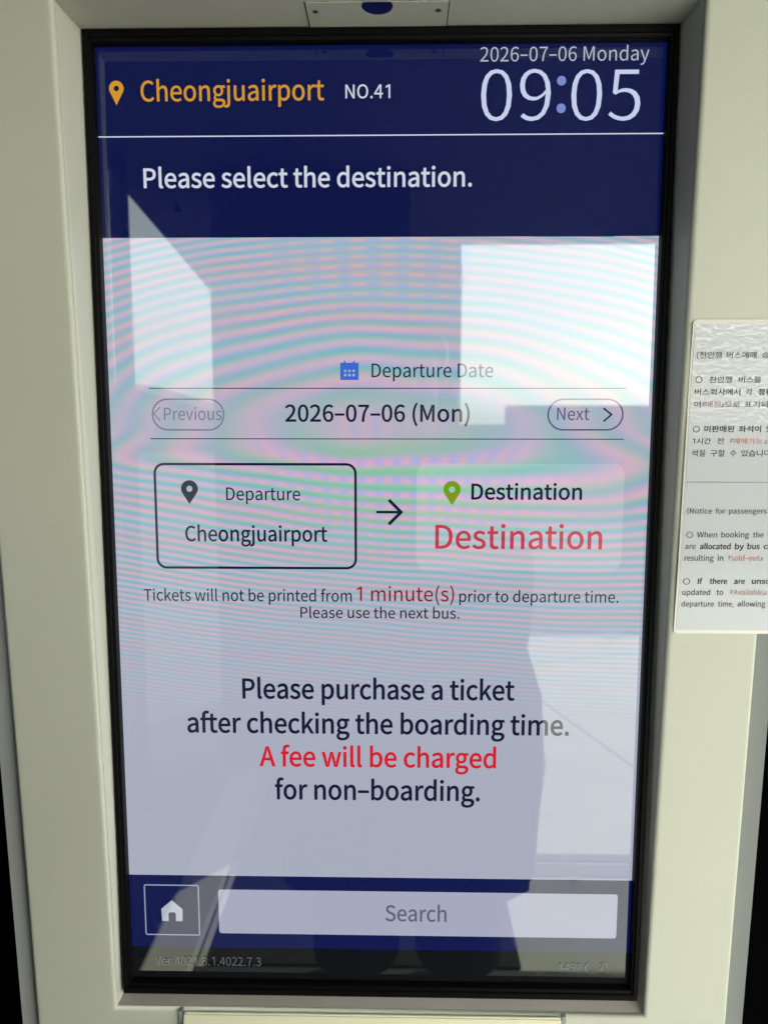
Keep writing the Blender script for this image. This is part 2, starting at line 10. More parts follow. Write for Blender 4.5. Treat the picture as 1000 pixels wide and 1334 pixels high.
G = json.loads(r'''{"(":[296,[[209,-172,258,-150,209,-52,174,52,154,161,147,272,154,383,174,491,209,595,258,693,209,716,155,615,115,509,89,395,81,272,89,148,115,35,155,-71]]],")":[296,[[87,-172,141,-71,181,35,207,148,215,272,207,395,181,509,141,615,87,716,37,693,86,595,121,491,143,383,150,272,143,161,121,52,86,-52,37,-150]]],",":[243,[[66,-166,119,-136,159,-94,185,-43,193,17,176,85,126,110,84,95,66,54,83,13,124,-2,134,-1,128,-38,110,-71,83,-98,46,-119]]],"-":[304,[[40,214,264,214,264,276,40,276]]],".":[243,[[122,-11,162,5,179,49,162,93,122,110,81,93,64,49,81,5]]],"0":[486,[[243,-11,326,9,389,72,429,176,443,323,429,468,389,571,326,633,243,653,160,633,98,571,58,468,44,323,58,176,98,72,160,9],[243,53,194,69,155,118,130,201,121,323,130,444,155,527,194,575,243,590,293,575,332,527,357,444,366,323,357,201,332,118,293,69]]],"1":[486,[[77,0,429,0,429,67,300,67,300,642,239,642,211,628,181,615,146,605,106,596,106,545,221,545,221,67,77,67]]],"2":[486,[[39,0,442,0,442,69,264,69,159,63,262,168,342,269,393,368,411,465,398,542,361,602,302,640,224,653,167,646,118,628,75,598,35,559,81,514,110,544,142,567,177,583,214,588,267,579,303,552,325,512,333,461,315,375,261,279,169,171,39,47]]],"3":[486,[[230,-11,311,1,377,37,421,95,437,172,426,232,397,279,354,314,301,334,301,339,348,362,384,395,407,439,415,493,401,561,362,611,303,642,228,653,175,647,129,631,87,607,49,577,92,526,121,551,153,571,188,584,225,588,270,581,305,560,326,528,334,487,324,438,295,399,240,374,156,364,156,303,250,294,311,268,345,227,355,174,346,125,319,87,278,63,225,55,175,61,133,77,97,101,67,129,25,77,61,44,106,15,162,-4]]],"4":[486,[[298,0,373,0,373,177,459,177,459,241,373,241,373,642,284,642,18,229,18,177,298,177],[298,241,101,241,247,460,298,554,302,554,298,438]]],"5":[486,[[229,-11,308,3,375,46,422,115,439,208,424,300,382,364,321,401,246,413,194,406,150,388,166,573,408,573,408,642,96,642,75,342,118,315,169,343,225,353,280,343,322,314,349,268,358,207,347,143,318,96,275,66,221,55,171,61,128,77,93,99,64,126,24,74,60,42,105,15,161,-4]]],"6":[486,[[263,-11,334,4,393,46,433,112,448,197,436,285,400,348,343,386,270,398,231,393,193,378,157,354,124,321,139,447,175,529,227,574,290,587,346,574,391,538,437,587,407,614,373,635,333,648,286,653,197,634,121,574,69,467,49,306,65,167,110,68,178,8],[126,257,159,295,192,320,225,334,256,339,307,329,343,300,365,256,372,197,364,137,341,91,306,62,263,52,209,65,168,105,140,169]]],"7":[486,[[173,0,256,0,269,172,298,319,353,455,445,593,445,642,43,642,43,573,355,573,275,444,221,312,189,168]]],"8":[486,[[245,-11,327,1,390,37,431,89,446,154,437,213,413,260,378,295,338,323,338,327,367,355,394,391,415,434,423,482,411,550,376,604,321,639,247,651,177,639,121,606,84,555,71,488,78,441,97,401,124,368,158,341,158,337,114,308,77,269,50,219,40,159,56,91,98,37,163,1],[289,348,234,372,188,401,156,439,144,488,151,531,172,563,205,584,246,592,292,583,326,559,347,523,355,478,350,443,338,410,317,378],[246,48,192,57,150,82,121,119,111,166,118,210,136,249,164,284,200,312,265,284,319,253,356,212,369,157,361,113,336,78,297,56]]],"9":[486,[[206,-11,293,8,367,71,419,182,439,348,422,482,377,577,308,634,222,653,152,638,93,596,53,530,39,445,51,357,87,294,143,256,215,243,255,249,295,265,331,289,363,321,347,196,312,114,262,69,203,55,144,68,95,104,51,54,80,28,115,7,157,-6],[362,389,329,349,295,323,261,308,228,303,178,313,143,342,121,386,114,445,122,505,145,551,180,580,223,591,278,578,320,539,348,476]]],":":[243,[[122,341,162,358,179,403,162,447,122,464,81,447,64,403,81,358],[122,-11,162,5,179,49,162,93,122,110,81,93,64,49,81,5]]],"A":[532,[[4,0,85,0,147,196,382,196,443,0,529,0,311,642,221,642],[167,260,199,359,263,576,266,576,331,359,362,260]]],"C":[558,[[330,-11,389,-5,441,13,486,41,527,81,482,132,450,102,415,79,377,64,334,60,251,78,188,131,148,214,134,323,149,431,190,513,254,564,336,582,375,578,410,565,440,546,467,522,511,574,479,604,439,629,390,646,335,653,222,630,132,564,72,460,51,320,72,181,130,76,219,11]]],"D":[602,[[88,0,252,0,380,22,474,85,531,187,551,323,531,459,473,559,379,621,249,642,88,642],[169,67,169,576,242,576,341,559,411,511,453,431,467,323,453,215,411,134,341,84,242,67]]],"H":[637,[[88,0,169,0,169,303,468,303,468,0,550,0,550,642,468,642,468,373,169,373,169,642,88,642]]],"I":[256,[[88,0,169,0,169,642,88,642]]],"M":[711,[[88,0,161,0,161,355,160,400,158,450,154,499,151,544,154,544,206,398,327,65,382,65,502,398,554,544,558,544,554,499,551,450,548,400,547,355,547,0,622,0,622,642,525,642,403,298,358,165,355,165,308,298,186,642,88,642]]],"N":[633,[[88,0,165,0,165,337,164,388,161,438,158,488,155,537,158,537,228,405,461,0,544,0,544,642,467,642,467,308,468,257,471,206,475,154,479,105,474,105,405,237,171,642,88,642]]],"O":[650,[[325,-11,436,12,522,79,579,184,599,323,579,461,522,565,436,630,325,653,214,630,127,565,71,461,51,323,71,184,127,79,214,12],[325,60,246,78,186,131,147,214,134,323,147,431,186,513,246,564,325,582,403,564,463,513,502,431,516,323,502,214,463,131,403,78]]],"P":[554,[[88,0,169,0,169,256,275,256,371,267,446,304,494,365,511,453,494,542,445,600,369,632,271,642,88,642],[169,321,169,576,261,576,335,570,388,550,420,512,431,453,421,394,390,353,338,329,264,321]]],"S":[522,[[266,-11,357,3,425,42,469,99,484,171,474,233,446,280,404,315,352,342,261,382,223,398,189,420,164,449,154,489,163,528,187,557,225,576,274,582,316,578,355,566,389,547,420,523,462,574,425,606,380,631,329,647,274,653,193,640,129,605,87,551,72,483,84,422,115,375,157,342,202,319,294,278,337,258,371,236,394,206,402,164,393,121,366,88,324,67,267,60,218,65,171,81,128,106,90,139,42,83,87,44,141,14,200,-5]]],"T":[524,[[221,0,303,0,303,573,497,573,497,642,27,642,27,573,221,573]]],"V":[503,[[206,0,299,0,503,642,421,642,318,294,256,82,252,82,190,294,86,642,1,642]]],"W":[769,[[158,0,255,0,350,387,383,533,386,533,418,387,515,0,613,0,745,642,668,642,599,292,564,84,558,84,513,292,424,642,349,642,261,292,215,84,212,84,173,292,106,642,23,642]]],"a":[493,[[190,-11,233,-6,274,9,312,30,348,57,350,57,357,0,423,0,423,292,413,373,384,434,333,474,258,488,203,482,152,467,108,447,72,425,102,370,133,389,167,405,205,417,245,421,293,411,323,384,339,346,343,301,212,278,122,242,69,192,52,123,62,66,91,24,135,-2],[213,53,153,71,129,129,140,171,176,204,242,230,343,248,343,116,310,88,278,69,246,57]]],"b":[541,[[290,-11,368,6,434,56,479,136,496,245,484,345,448,421,388,470,307,488,267,482,229,468,192,447,158,421,161,506,161,697,81,697,81,0,144,0,151,49,155,49,187,24,221,5,256,-7],[277,56,251,59,222,67,192,82,161,105,161,355,194,383,226,404,257,416,287,420,345,408,384,372,406,316,413,244,403,165,374,106,331,69]]],"c":[446,[[268,-11,310,-7,350,5,388,23,422,48,387,102,336,69,275,55,215,68,169,105,138,163,128,237,139,312,170,370,218,407,277,420,328,409,372,379,412,432,385,453,354,471,317,483,274,488,187,471,114,422,64,343,46,237,63,132,109,54,180,5]]],"d":[543,[[242,-11,284,-6,322,9,357,30,387,56,390,56,397,0,462,0,462,697,382,697,382,514,386,432,355,455,324,473,291,484,252,488,174,470,109,420,63,341,46,237,60,132,100,54,162,5],[260,56,204,68,163,104,137,161,129,238,139,312,169,370,213,407,266,420,295,417,324,409,353,393,382,370,382,121,352,92,322,72,292,60]]],"e":[485,[[273,-11,319,-8,360,3,396,18,429,37,401,90,345,62,282,53,220,64,171,98,138,150,124,219,445,219,448,264,436,356,399,427,339,472,258,488,179,470,111,420,63,342,46,237,63,132,112,54,184,5],[123,276,139,339,170,385,212,414,260,424,310,414,347,386,370,339,378,276]]],"f":[284,[[29,411,94,411,94,0,173,0,173,411,274,411,274,475,173,475,173,551,190,620,241,644,267,641,294,631,312,693,275,704,232,708,170,697,127,666,102,617,94,551,94,475,29,471]]],"g":[494,[[241,-219,340,-206,416,-170,465,-117,481,-54,471,-3,440,32,388,52,316,59,222,59,157,73,139,110,148,143,170,167,204,155,240,151,308,162,364,195,401,247,414,316,403,372,376,414,473,414,473,475,307,475,277,484,240,488,172,476,115,442,76,388,62,318,67,277,81,242,101,212,124,190,124,186,89,150,72,98,84,51,115,20,115,16,85,-7,63,-33,49,-62,45,-92,59,-146,99,-186,161,-210],[240,205,201,213,169,235,147,271,139,318,147,365,169,400,201,421,240,429,280,421,312,400,334,365,341,318,333,271,311,235,279,213],[252,-164,194,-158,151,-141,124,-115,115,-81,126,-39,163,0,224,-7,306,-7,378,-20,403,-67,392,-103,362,-134,314,-156]]],"h":[531,[[81,0,161,0,161,345,194,377,225,399,256,413,291,418,331,410,359,388,376,348,381,291,381,0,460,0,460,301,452,381,425,440,380,475,315,488,269,481,228,464,192,439,158,408,161,506,161,697,81,697]]],"i":[241,[[81,0,161,0,161,475,81,475],[121,573,159,588,174,627,159,664,121,678,83,664,68,627,83,588]]],"j":[241,[[31,-212,91,-201,131,-169,154,-120,161,-54,161,475,81,475,81,-54,70,-123,23,-148,-2,-145,-23,-139,-39,-200,-8,-208],[121,573,159,588,174,627,159,664,121,678,82,664,67,627,82,588]]],"k":[483,[[81,0,159,0,159,125,249,229,388,0,474,0,295,284,453,475,364,475,163,225,159,225,159,697,81,697]]],"l":[249,[[165,-11,192,-9,211,-4,200,57,183,55,167,63,161,89,161,697,81,697,81,95,85,50,100,16,126,-4]]],"m":[811,[[81,0,161,0,161,345,193,377,223,400,252,413,280,418,319,410,347,388,363,348,369,291,369,0,448,0,448,345,481,377,511,400,540,413,568,418,607,410,635,388,651,348,657,291,657,0,736,0,736,301,727,381,701,440,656,475,593,488,550,481,511,462,472,433,435,397,417,434,390,463,353,481,304,488,263,481,224,464,189,438,156,406,154,406,146,475,81,475]]],"n":[534,[[81,0,161,0,161,345,194,377,225,399,256,413,291,418,331,410,359,388,376,348,381,291,381,0,460,0,460,301,452,381,425,440,380,475,315,488,269,481,228,464,190,438,156,406,154,406,146,475,81,475]]],"o":[530,[[265,-11,349,5,419,54,467,132,485,237,467,343,419,422,349,471,265,488,182,471,112,422,63,343,46,237,63,132,112,54,182,5],[265,55,209,68,166,105,138,163,128,237,138,312,166,370,209,407,265,420,322,407,365,370,393,312,404,237,393,163,365,105,322,68]]],"p":[543,[[81,-200,161,-200,161,-39,158,44,191,20,224,3,257,-8,290,-11,368,6,434,56,479,136,496,245,484,345,448,421,388,470,307,488,266,482,227,467,190,446,156,420,154,420,146,475,81,475],[277,56,251,59,223,67,192,82,161,105,161,355,194,383,226,404,257,416,287,420,345,408,384,372,406,316,413,244,403,165,374,106,331,69]]],"r":[340,[[81,0,161,0,161,305,187,357,218,391,249,410,280,416,305,414,327,408,341,477,318,485,291,488,252,481,216,461,184,430,156,389,154,389,146,475,81,475]]],"s":[410,[[205,-11,279,0,333,30,366,75,377,130,364,186,331,226,285,253,233,274,194,289,162,306,139,327,130,356,152,405,219,425,276,413,327,383,365,433,335,454,300,472,261,483,218,488,148,477,97,448,65,406,54,353,67,300,98,263,143,236,193,215,232,200,267,181,292,157,301,125,278,73,207,51,167,55,131,66,98,84,67,108,28,54,65,28,108,7,155,-6]]],"t":[330,[[229,-11,275,-6,318,6,302,67,276,57,248,53,190,77,174,144,174,411,304,411,304,475,174,475,174,609,108,609,99,475,24,471,24,411,95,411,95,147,101,82,124,32,166,0]]],"u":[531,[[220,-11,265,-5,306,12,342,39,376,74,379,74,385,0,452,0,452,475,372,475,372,138,340,102,309,77,278,62,243,58,203,65,175,88,159,127,154,184,154,475,74,475,74,174,82,94,109,36,154,1]]],"v":[456,[[183,0,277,0,445,475,366,475,276,205,232,65,228,65,184,205,95,475,11,475]]],"w":[702,[[156,0,249,0,316,255,348,393,353,393,385,256,453,0,551,0,679,475,602,475,533,200,504,68,500,68,467,200,392,475,314,475,240,200,208,68,204,68,176,200,105,475,24,475]]],"x":[436,[[13,0,97,0,161,111,209,196,214,196,265,111,335,0,423,0,266,240,411,475,327,475,269,371,227,291,222,291,176,371,112,475,25,475,170,248]]],"y":[456,[[88,-205,151,-192,200,-157,238,-105,266,-40,445,475,367,475,281,212,242,77,238,77,191,212,95,475,11,475,202,-1,192,-37,174,-78,151,-110,121,-131,85,-139,48,-131,32,-195,58,-202]]],"『":[875,[[674,604,846,604,846,741,524,741,524,160,674,160],[553,712,817,712,817,633,645,633,645,189,553,189]]],"』":[875,[[201,61,30,61,30,-75,351,-75,351,505,201,505],[322,-46,59,-46,59,32,230,32,230,476,322,476]]],"가":[805,[[579,724,579,-67,652,-67,652,342,778,342,778,403,652,403,652,724],[85,639,85,579,376,579,346,445,281,326,182,224,48,138,88,82,253,192,364,324,428,475,448,639]]],"각":[805,[[144,223,144,164,586,164,586,-68,658,-68,658,223],[586,724,586,260,658,260,658,462,775,462,775,523,658,523,658,724],[78,673,78,614,364,614,335,520,270,439,172,373,42,325,72,268,227,329,344,419,417,534,442,673]]],"간":[805,[[585,724,585,145,658,145,658,423,775,423,775,484,658,484,658,724],[77,663,77,602,367,602,337,504,271,418,172,348,45,294,75,235,229,304,346,399,420,520,446,663],[165,204,165,-51,692,-51,692,9,237,9,237,204]]],"객":[805,[[179,220,179,160,639,160,639,-68,711,-68,711,220],[468,708,468,262,537,262,537,465,642,465,642,257,711,257,711,723,642,723,642,525,537,525,537,708],[79,665,79,606,313,606,289,512,236,430,155,359,47,303,83,249,215,323,310,418,368,532,388,665]]],"구":[805,[[44,333,44,272,363,272,363,-69,436,-69,436,272,759,272,759,333,643,333,656,412,663,483,665,545,665,603,665,672,133,672,133,614,593,614,593,603,593,546,590,483,583,412,569,333]]],"기":[805,[[621,724,621,-68,693,-68,693,724],[90,638,90,579,387,579,358,445,294,326,193,223,53,138,92,80,261,189,376,321,440,473,460,638]]],"능":[805,[[44,353,44,293,760,293,760,353],[401,223,287,214,202,185,148,140,130,79,148,18,202,-27,287,-55,401,-65,514,-55,600,-27,653,18,671,79,653,140,600,185,514,214],[401,165,484,160,546,143,585,116,599,79,585,42,546,15,484,-2,401,-8,318,-2,255,15,217,42,203,79,217,116,255,143,318,160],[141,708,141,445,678,445,678,504,213,504,213,708]]],"니":[805,[[620,724,620,-68,692,-68,692,724],[94,199,94,136,158,136,253,138,348,144,446,156,547,174,537,235,441,219,347,207,255,201,165,199,165,646,94,646]]],"다":[805,[[579,724,579,-69,652,-69,652,351,782,351,782,411,652,411,652,724],[78,647,78,129,140,129,244,130,337,134,425,142,515,155,506,217,421,204,337,196,248,191,150,190,150,587,445,587,445,647]]],"되":[805,[[616,724,616,-69,689,-69,689,724],[58,102,177,103,306,107,439,116,571,132,565,186,341,169,341,323,511,323,511,383,179,383,179,590,508,590,508,649,107,649,107,323,269,323,269,166,48,164]]],"된":[805,[[619,723,619,131,692,131,692,723],[58,231,175,232,301,237,432,245,560,260,555,313,343,298,343,406,500,406,500,465,191,465,191,613,494,613,494,672,118,672,118,406,270,406,270,294,47,291],[179,171,179,-51,718,-51,718,9,252,9,252,171]]],"로":[805,[[133,298,133,238,365,238,365,90,44,90,44,30,762,30,762,90,437,90,437,238,691,238,691,298,205,298,205,425,672,425,672,665,131,665,131,606,600,606,600,483,133,483]]],"류":[805,[[43,252,43,193,229,193,229,-68,302,-68,302,193,502,193,502,-68,574,-68,574,193,761,193,761,252],[131,392,131,333,692,333,692,392,204,392,204,489,674,489,674,693,129,693,129,634,600,634,600,544,131,544]]],"를":[805,[[43,356,43,300,761,300,761,356],[130,-5,130,-58,697,-58,697,-5,202,-5,202,68,671,68,671,237,129,237,129,185,600,185,600,118,130,118],[136,467,136,415,683,415,683,467,207,467,207,536,669,536,669,700,134,700,134,649,597,649,597,585,136,585]]],"매":[805,[[72,632,72,144,374,144,374,632],[305,574,305,202,140,202,140,574],[471,707,471,-28,540,-28,540,350,647,350,647,-68,717,-68,717,724,647,724,647,411,540,411,540,707]]],"미":[805,[[88,646,88,130,453,130,453,646],[383,588,383,189,160,189,160,588],[619,724,619,-69,692,-69,692,724]]],"버":[805,[[148,398,368,398,368,190,148,190],[75,662,75,130,439,130,439,370,623,370,623,-69,695,-69,695,724,623,724,623,430,439,430,439,662,368,662,368,456,148,456,148,662]]],"사":[805,[[237,656,237,514,221,405,178,304,113,219,32,159,77,101,141,145,196,206,241,280,274,363,307,285,351,216,404,158,466,116,510,174,432,231,368,312,325,410,309,514,309,656],[579,724,579,-68,652,-68,652,341,782,341,782,404,652,404,652,724]]],"서":[805,[[623,724,623,455,439,455,439,396,623,396,623,-69,695,-69,695,724],[248,656,248,514,232,405,189,303,124,217,43,158,88,99,152,144,208,206,253,280,285,364,318,285,363,214,418,156,481,113,525,172,445,228,380,309,337,407,321,514,321,656]]],"석":[805,[[166,212,166,153,622,153,622,-68,695,-68,695,212],[622,724,622,558,450,558,450,498,622,498,622,256,695,256,695,724],[242,684,242,600,228,513,188,436,126,374,45,331,83,272,148,306,203,351,247,407,279,472,310,413,353,362,406,321,467,290,506,348,428,388,367,447,327,518,313,597,313,684]]],"소":[805,[[363,287,363,95,44,95,44,35,762,35,762,95,435,95,435,287],[361,671,361,610,335,516,269,434,176,372,72,338,103,277,194,307,277,355,348,419,399,497,450,419,521,355,605,307,696,277,727,338,623,372,530,434,463,516,437,610,437,671]]],"수":[805,[[364,696,364,651,340,571,277,503,186,452,81,423,109,364,200,388,283,428,353,482,403,549,452,482,522,428,604,388,695,364,724,423,619,452,528,504,464,572,439,651,439,696],[44,278,44,218,364,218,364,-68,436,-68,436,218,759,218,759,278]]],"스":[805,[[44,99,44,39,762,39,762,99],[361,669,361,608,335,511,269,427,177,363,74,327,106,266,195,297,278,347,349,414,399,494,450,413,520,347,603,297,692,266,726,327,622,363,529,427,462,511,437,608,437,669]]],"습":[805,[[134,249,134,-58,665,-58,665,249,593,249,593,158,206,158,206,249],[206,101,593,101,593,1,206,1],[44,363,44,304,759,304,759,363],[364,715,364,679,340,608,278,548,188,502,84,476,111,418,201,440,284,477,353,526,402,586,451,526,519,477,602,440,692,418,718,476,615,502,526,548,462,609,439,679,439,715]]],"승":[805,[[44,346,44,287,759,287,759,346],[401,214,287,204,202,177,148,133,130,74,148,13,202,-31,287,-58,401,-67,514,-58,600,-31,653,13,671,74,653,133,600,177,514,204],[401,158,484,152,546,136,585,109,599,74,585,38,546,11,484,-5,401,-11,318,-5,255,11,217,38,203,74,217,109,255,136,318,152],[364,711,364,675,340,602,278,540,188,493,85,467,113,409,203,431,285,468,353,519,402,580,451,519,520,469,601,431,690,409,717,467,615,493,526,540,462,603,439,675,439,711]]],"시":[805,[[619,724,619,-69,692,-69,692,724],[252,656,252,514,235,402,190,299,122,215,39,157,84,96,150,141,208,202,255,276,290,362,324,281,371,211,428,154,492,112,536,170,454,226,387,308,341,407,325,514,325,656]]],"안":[805,[[264,668,183,654,117,613,74,552,58,473,74,394,117,332,183,292,264,277,346,292,412,332,455,394,471,473,455,552,412,613,346,654],[264,605,319,595,362,568,391,526,401,473,391,420,362,378,319,351,264,341,211,351,168,378,139,420,129,473,139,526,168,568,211,595],[586,724,586,141,658,141,658,423,775,423,775,483,658,483,658,724],[165,200,165,-51,693,-51,693,9,237,9,237,200]]],"어":[805,[[255,598,307,583,348,540,374,474,383,387,374,300,348,233,307,190,255,175,203,190,163,233,136,300,127,387,136,474,163,540,203,583],[623,724,623,422,451,422,431,522,389,598,329,646,255,663,175,643,113,588,72,501,58,387,72,272,113,185,175,130,255,110,331,128,392,179,433,258,451,363,623,363,623,-69,695,-69,695,724]]],"에":[805,[[647,724,647,-68,717,-68,717,724],[221,590,264,576,296,534,317,469,324,383,317,296,296,230,264,189,221,174,180,189,148,230,128,296,121,383,128,469,148,534,180,576],[221,657,152,638,99,583,65,497,53,383,65,268,99,181,152,125,221,106,288,123,340,173,375,252,390,356,489,356,489,-28,558,-28,558,707,489,707,489,416,390,416,374,517,339,593,287,641]]],"예":[805,[[647,724,647,-68,717,-68,717,724],[221,590,264,576,297,534,317,469,325,383,317,296,297,230,264,189,221,174,179,189,147,230,127,296,120,383,127,469,147,534,179,576],[491,473,491,291,384,291,391,383,384,473],[221,657,152,638,99,583,65,497,53,383,65,268,99,181,152,125,221,106,269,114,310,139,344,178,369,231,491,231,491,-28,560,-28,560,707,491,707,491,532,369,532,344,585,311,625,269,649]]],"으":[805,[[401,673,287,658,196,613,136,545,114,455,136,365,196,296,287,252,401,236,515,252,607,296,667,365,689,455,667,545,607,613,515,658],[401,614,488,603,557,570,602,520,619,455,602,390,557,340,488,307,401,296,314,307,245,340,200,390,183,455,200,520,245,570,314,603],[44,97,44,37,762,37,762,97]]],"을":[805,[[401,710,284,701,196,675,141,632,123,573,141,515,196,471,284,445,401,436,518,445,606,471,660,515,679,573,660,632,606,675,518,701],[401,656,487,650,551,634,591,608,605,573,591,538,551,512,487,496,401,491,315,496,251,512,211,538,198,573,211,608,251,634,315,650],[44,383,44,324,759,324,759,383],[132,-3,132,-60,691,-60,691,-3,203,-3,203,78,667,78,667,256,130,256,130,201,596,201,596,131,132,131]]],"이":[805,[[619,724,619,-69,692,-69,692,724],[274,663,193,643,129,588,88,501,73,387,88,272,129,185,193,130,274,110,354,130,418,185,459,272,474,387,459,501,418,588,354,643],[274,598,327,583,368,540,395,474,404,387,395,300,368,233,327,190,274,175,221,190,179,233,152,300,143,387,152,474,179,540,221,583]]],"있":[805,[[620,723,620,271,692,271,692,723],[268,678,185,664,120,626,77,567,61,492,77,417,120,359,185,322,268,308,351,322,416,359,459,417,474,492,459,567,416,626,351,664],[268,616,322,607,365,582,393,542,404,492,393,442,365,403,322,378,268,369,213,378,170,403,142,442,132,492,142,542,170,582,213,607],[534,236,534,194,527,146,505,95,470,47,421,7,373,45,338,90,318,142,311,194,311,236,241,236,241,194,230,136,199,81,149,32,82,-4,118,-57,170,-31,214,3,249,43,275,89,297,42,329,-1,371,-37,423,-64,473,-36,514,1,545,45,568,92,593,45,629,3,673,-31,727,-57,763,-4,696,30,646,77,615,134,605,194,605,236]]],"전":[805,[[622,723,622,505,463,505,463,446,622,446,622,143,695,143,695,723],[190,194,190,-51,717,-51,717,9,262,9,262,194],[69,659,69,600,245,600,245,561,231,479,190,405,127,344,46,302,84,243,150,276,206,322,251,377,283,441,315,383,358,333,411,292,474,262,510,320,432,360,371,417,332,486,319,561,319,600,492,600,492,659]]],"정":[805,[[434,228,324,218,241,189,189,142,171,80,189,18,241,-29,324,-57,434,-67,544,-57,627,-29,680,18,698,80,680,142,627,189,544,218],[434,171,514,165,575,147,613,118,626,80,613,42,575,13,514,-4,434,-11,354,-4,294,13,256,42,242,80,256,118,294,147,354,165],[622,724,622,518,467,518,467,458,622,458,622,252,695,252,695,724],[69,666,69,607,245,607,245,579,231,497,190,422,127,360,46,317,84,259,150,293,206,338,251,395,284,460,315,402,358,352,411,311,474,281,510,339,432,379,371,436,332,505,319,580,319,607,492,607,492,666]]],"좌":[805,[[71,650,71,590,247,590,247,582,232,505,191,437,128,382,47,344,84,287,150,316,207,357,252,408,284,468,317,413,361,366,416,328,480,300,515,357,436,393,374,446,334,510,320,582,320,590,495,590,495,650],[45,97,155,98,278,101,406,110,535,128,530,181,479,175,427,169,374,165,320,163,320,320,248,320,248,159,34,158],[579,724,579,-68,651,-68,651,334,777,334,777,396,651,396,651,724]]],"진":[805,[[620,723,620,144,692,144,692,723],[74,658,74,599,255,599,255,556,240,474,199,401,136,341,54,298,92,242,158,274,215,318,261,373,293,436,326,378,371,327,427,287,491,257,528,314,447,353,384,409,343,478,328,556,328,599,507,599,507,658],[184,198,184,-51,717,-51,717,9,256,9,256,198]]],"천":[805,[[242,719,242,618,66,618,66,559,242,559,242,535,227,455,188,384,126,326,46,286,81,229,147,260,202,302,247,354,279,415,312,359,357,310,412,272,475,243,511,300,431,338,368,393,328,460,313,535,313,559,488,559,488,618,314,618,314,719],[622,723,622,480,461,480,461,420,622,420,622,132,695,132,695,723],[190,185,190,-51,717,-51,717,9,262,9,262,185]]],"판":[805,[[54,258,164,259,285,263,411,272,533,286,528,341,412,330,412,590,491,590,491,650,67,650,67,590,146,590,146,320,46,319],[216,590,342,590,342,326,216,321],[586,723,586,140,658,140,658,422,775,422,775,483,658,483,658,723],[165,195,165,-51,693,-51,693,9,237,9,237,195]]],"표":[805,[[109,334,109,275,242,275,242,88,44,88,44,28,762,28,762,88,558,88,558,275,692,275,692,334,571,334,571,591,694,591,694,650,107,650,107,591,229,591,229,334],[315,88,315,275,486,275,486,88],[302,591,499,591,499,334,302,334]]],"할":[805,[[279,560,201,551,141,525,103,485,89,431,103,376,141,336,201,310,279,301,357,310,417,336,455,376,468,431,455,485,417,525,357,551],[279,507,329,501,366,486,391,462,399,431,391,399,366,375,329,360,279,355,230,360,192,375,168,399,159,431,168,462,192,486,230,501],[586,727,586,289,658,289,658,475,776,475,776,536,658,536,658,727],[158,-4,158,-60,686,-60,686,-4,228,-4,228,72,658,72,658,249,156,249,156,194,586,194,586,124,158,124],[243,732,243,652,46,652,46,595,513,595,513,652,316,652,316,732]]],"행":[805,[[241,530,173,521,120,493,85,451,73,395,85,339,120,297,173,269,241,260,309,269,363,297,397,339,410,395,397,451,363,493,309,521],[241,476,283,470,315,454,336,428,344,395,336,361,315,336,283,319,241,313,199,319,166,336,145,361,137,395,145,428,166,454,199,470],[451,209,340,200,257,173,204,130,186,71,204,13,257,-31,340,-57,451,-67,562,-57,645,-31,697,13,715,71,697,130,645,173,562,200],[451,153,532,148,592,132,630,106,643,71,630,36,592,11,532,-5,451,-11,370,-5,309,11,271,36,258,71,271,106,309,132,370,148],[472,708,472,251,540,251,540,449,642,449,642,223,711,223,711,724,642,724,642,509,540,509,540,708],[205,718,205,629,39,629,39,572,440,572,440,629,277,629,277,718]]],"회":[805,[[616,724,616,-68,689,-68,689,724],[305,467,354,460,393,442,418,413,426,376,418,340,393,311,354,293,305,287,256,293,218,311,193,340,184,376,193,413,218,442,256,460],[305,523,227,513,168,483,129,437,116,376,126,322,157,279,206,248,270,232,270,147,48,144,59,82,175,83,304,87,437,97,571,114,565,168,511,162,455,157,399,153,342,150,342,233,405,249,454,280,485,323,495,376,482,437,443,483,382,513],[270,723,270,627,65,627,65,568,545,568,545,627,342,627,342,723]]]," ":[196,[]]}''')       # letter outlines, 1000 units to the em

# ------------------------------------------------------------------ camera, sky, sun, exposure
EXP = 2.28
GAIN = 2 ** EXP
cd = bpy.data.cameras.new('camera'); cam = bpy.data.objects.new('camera', cd); COL.objects.link(cam)
cd.sensor_fit = 'HORIZONTAL'; cd.sensor_width = 36; cd.lens = 36.0
cd.dof.use_dof = True; cd.dof.focus_distance = .765; cd.dof.aperture_fstop = 9.5
cd.clip_start = .02; cd.clip_end = 500
cam.matrix_world = Matrix(D['cam'])
S.camera = cam

SUN_EL, SUN_AZ = 35.0, 40.0          # sun behind the photographer, to the right; AZ from -y towards +x
sdir = Vector((math.sin(math.radians(SUN_AZ)) * math.cos(math.radians(SUN_EL)),
               -math.cos(math.radians(SUN_AZ)) * math.cos(math.radians(SUN_EL)),
               math.sin(math.radians(SUN_EL))))
w = bpy.data.worlds.new('World'); S.world = w; w.use_nodes = True
nt = w.node_tree; nt.nodes.clear()
sky = nt.nodes.new('ShaderNodeTexSky'); sky.sky_type = 'NISHITA'; sky.sun_disc = False
sky.sun_elevation = math.radians(SUN_EL)
sky.sun_rotation = math.atan2(sdir.x, sdir.y)
sky.dust_density = 2.0; sky.air_density = 1.0; sky.ozone_density = 1.0
hs = nt.nodes.new('ShaderNodeHueSaturation'); hs.inputs['Saturation'].default_value = .3
bg = nt.nodes.new('ShaderNodeBackground'); bg.inputs['Strength'].default_value = .15
wo = nt.nodes.new('ShaderNodeOutputWorld')
nt.links.new(sky.outputs[0], hs.inputs['Color']); nt.links.new(hs.outputs[0], bg.inputs[0]); nt.links.new(bg.outputs[0], wo.inputs[0])
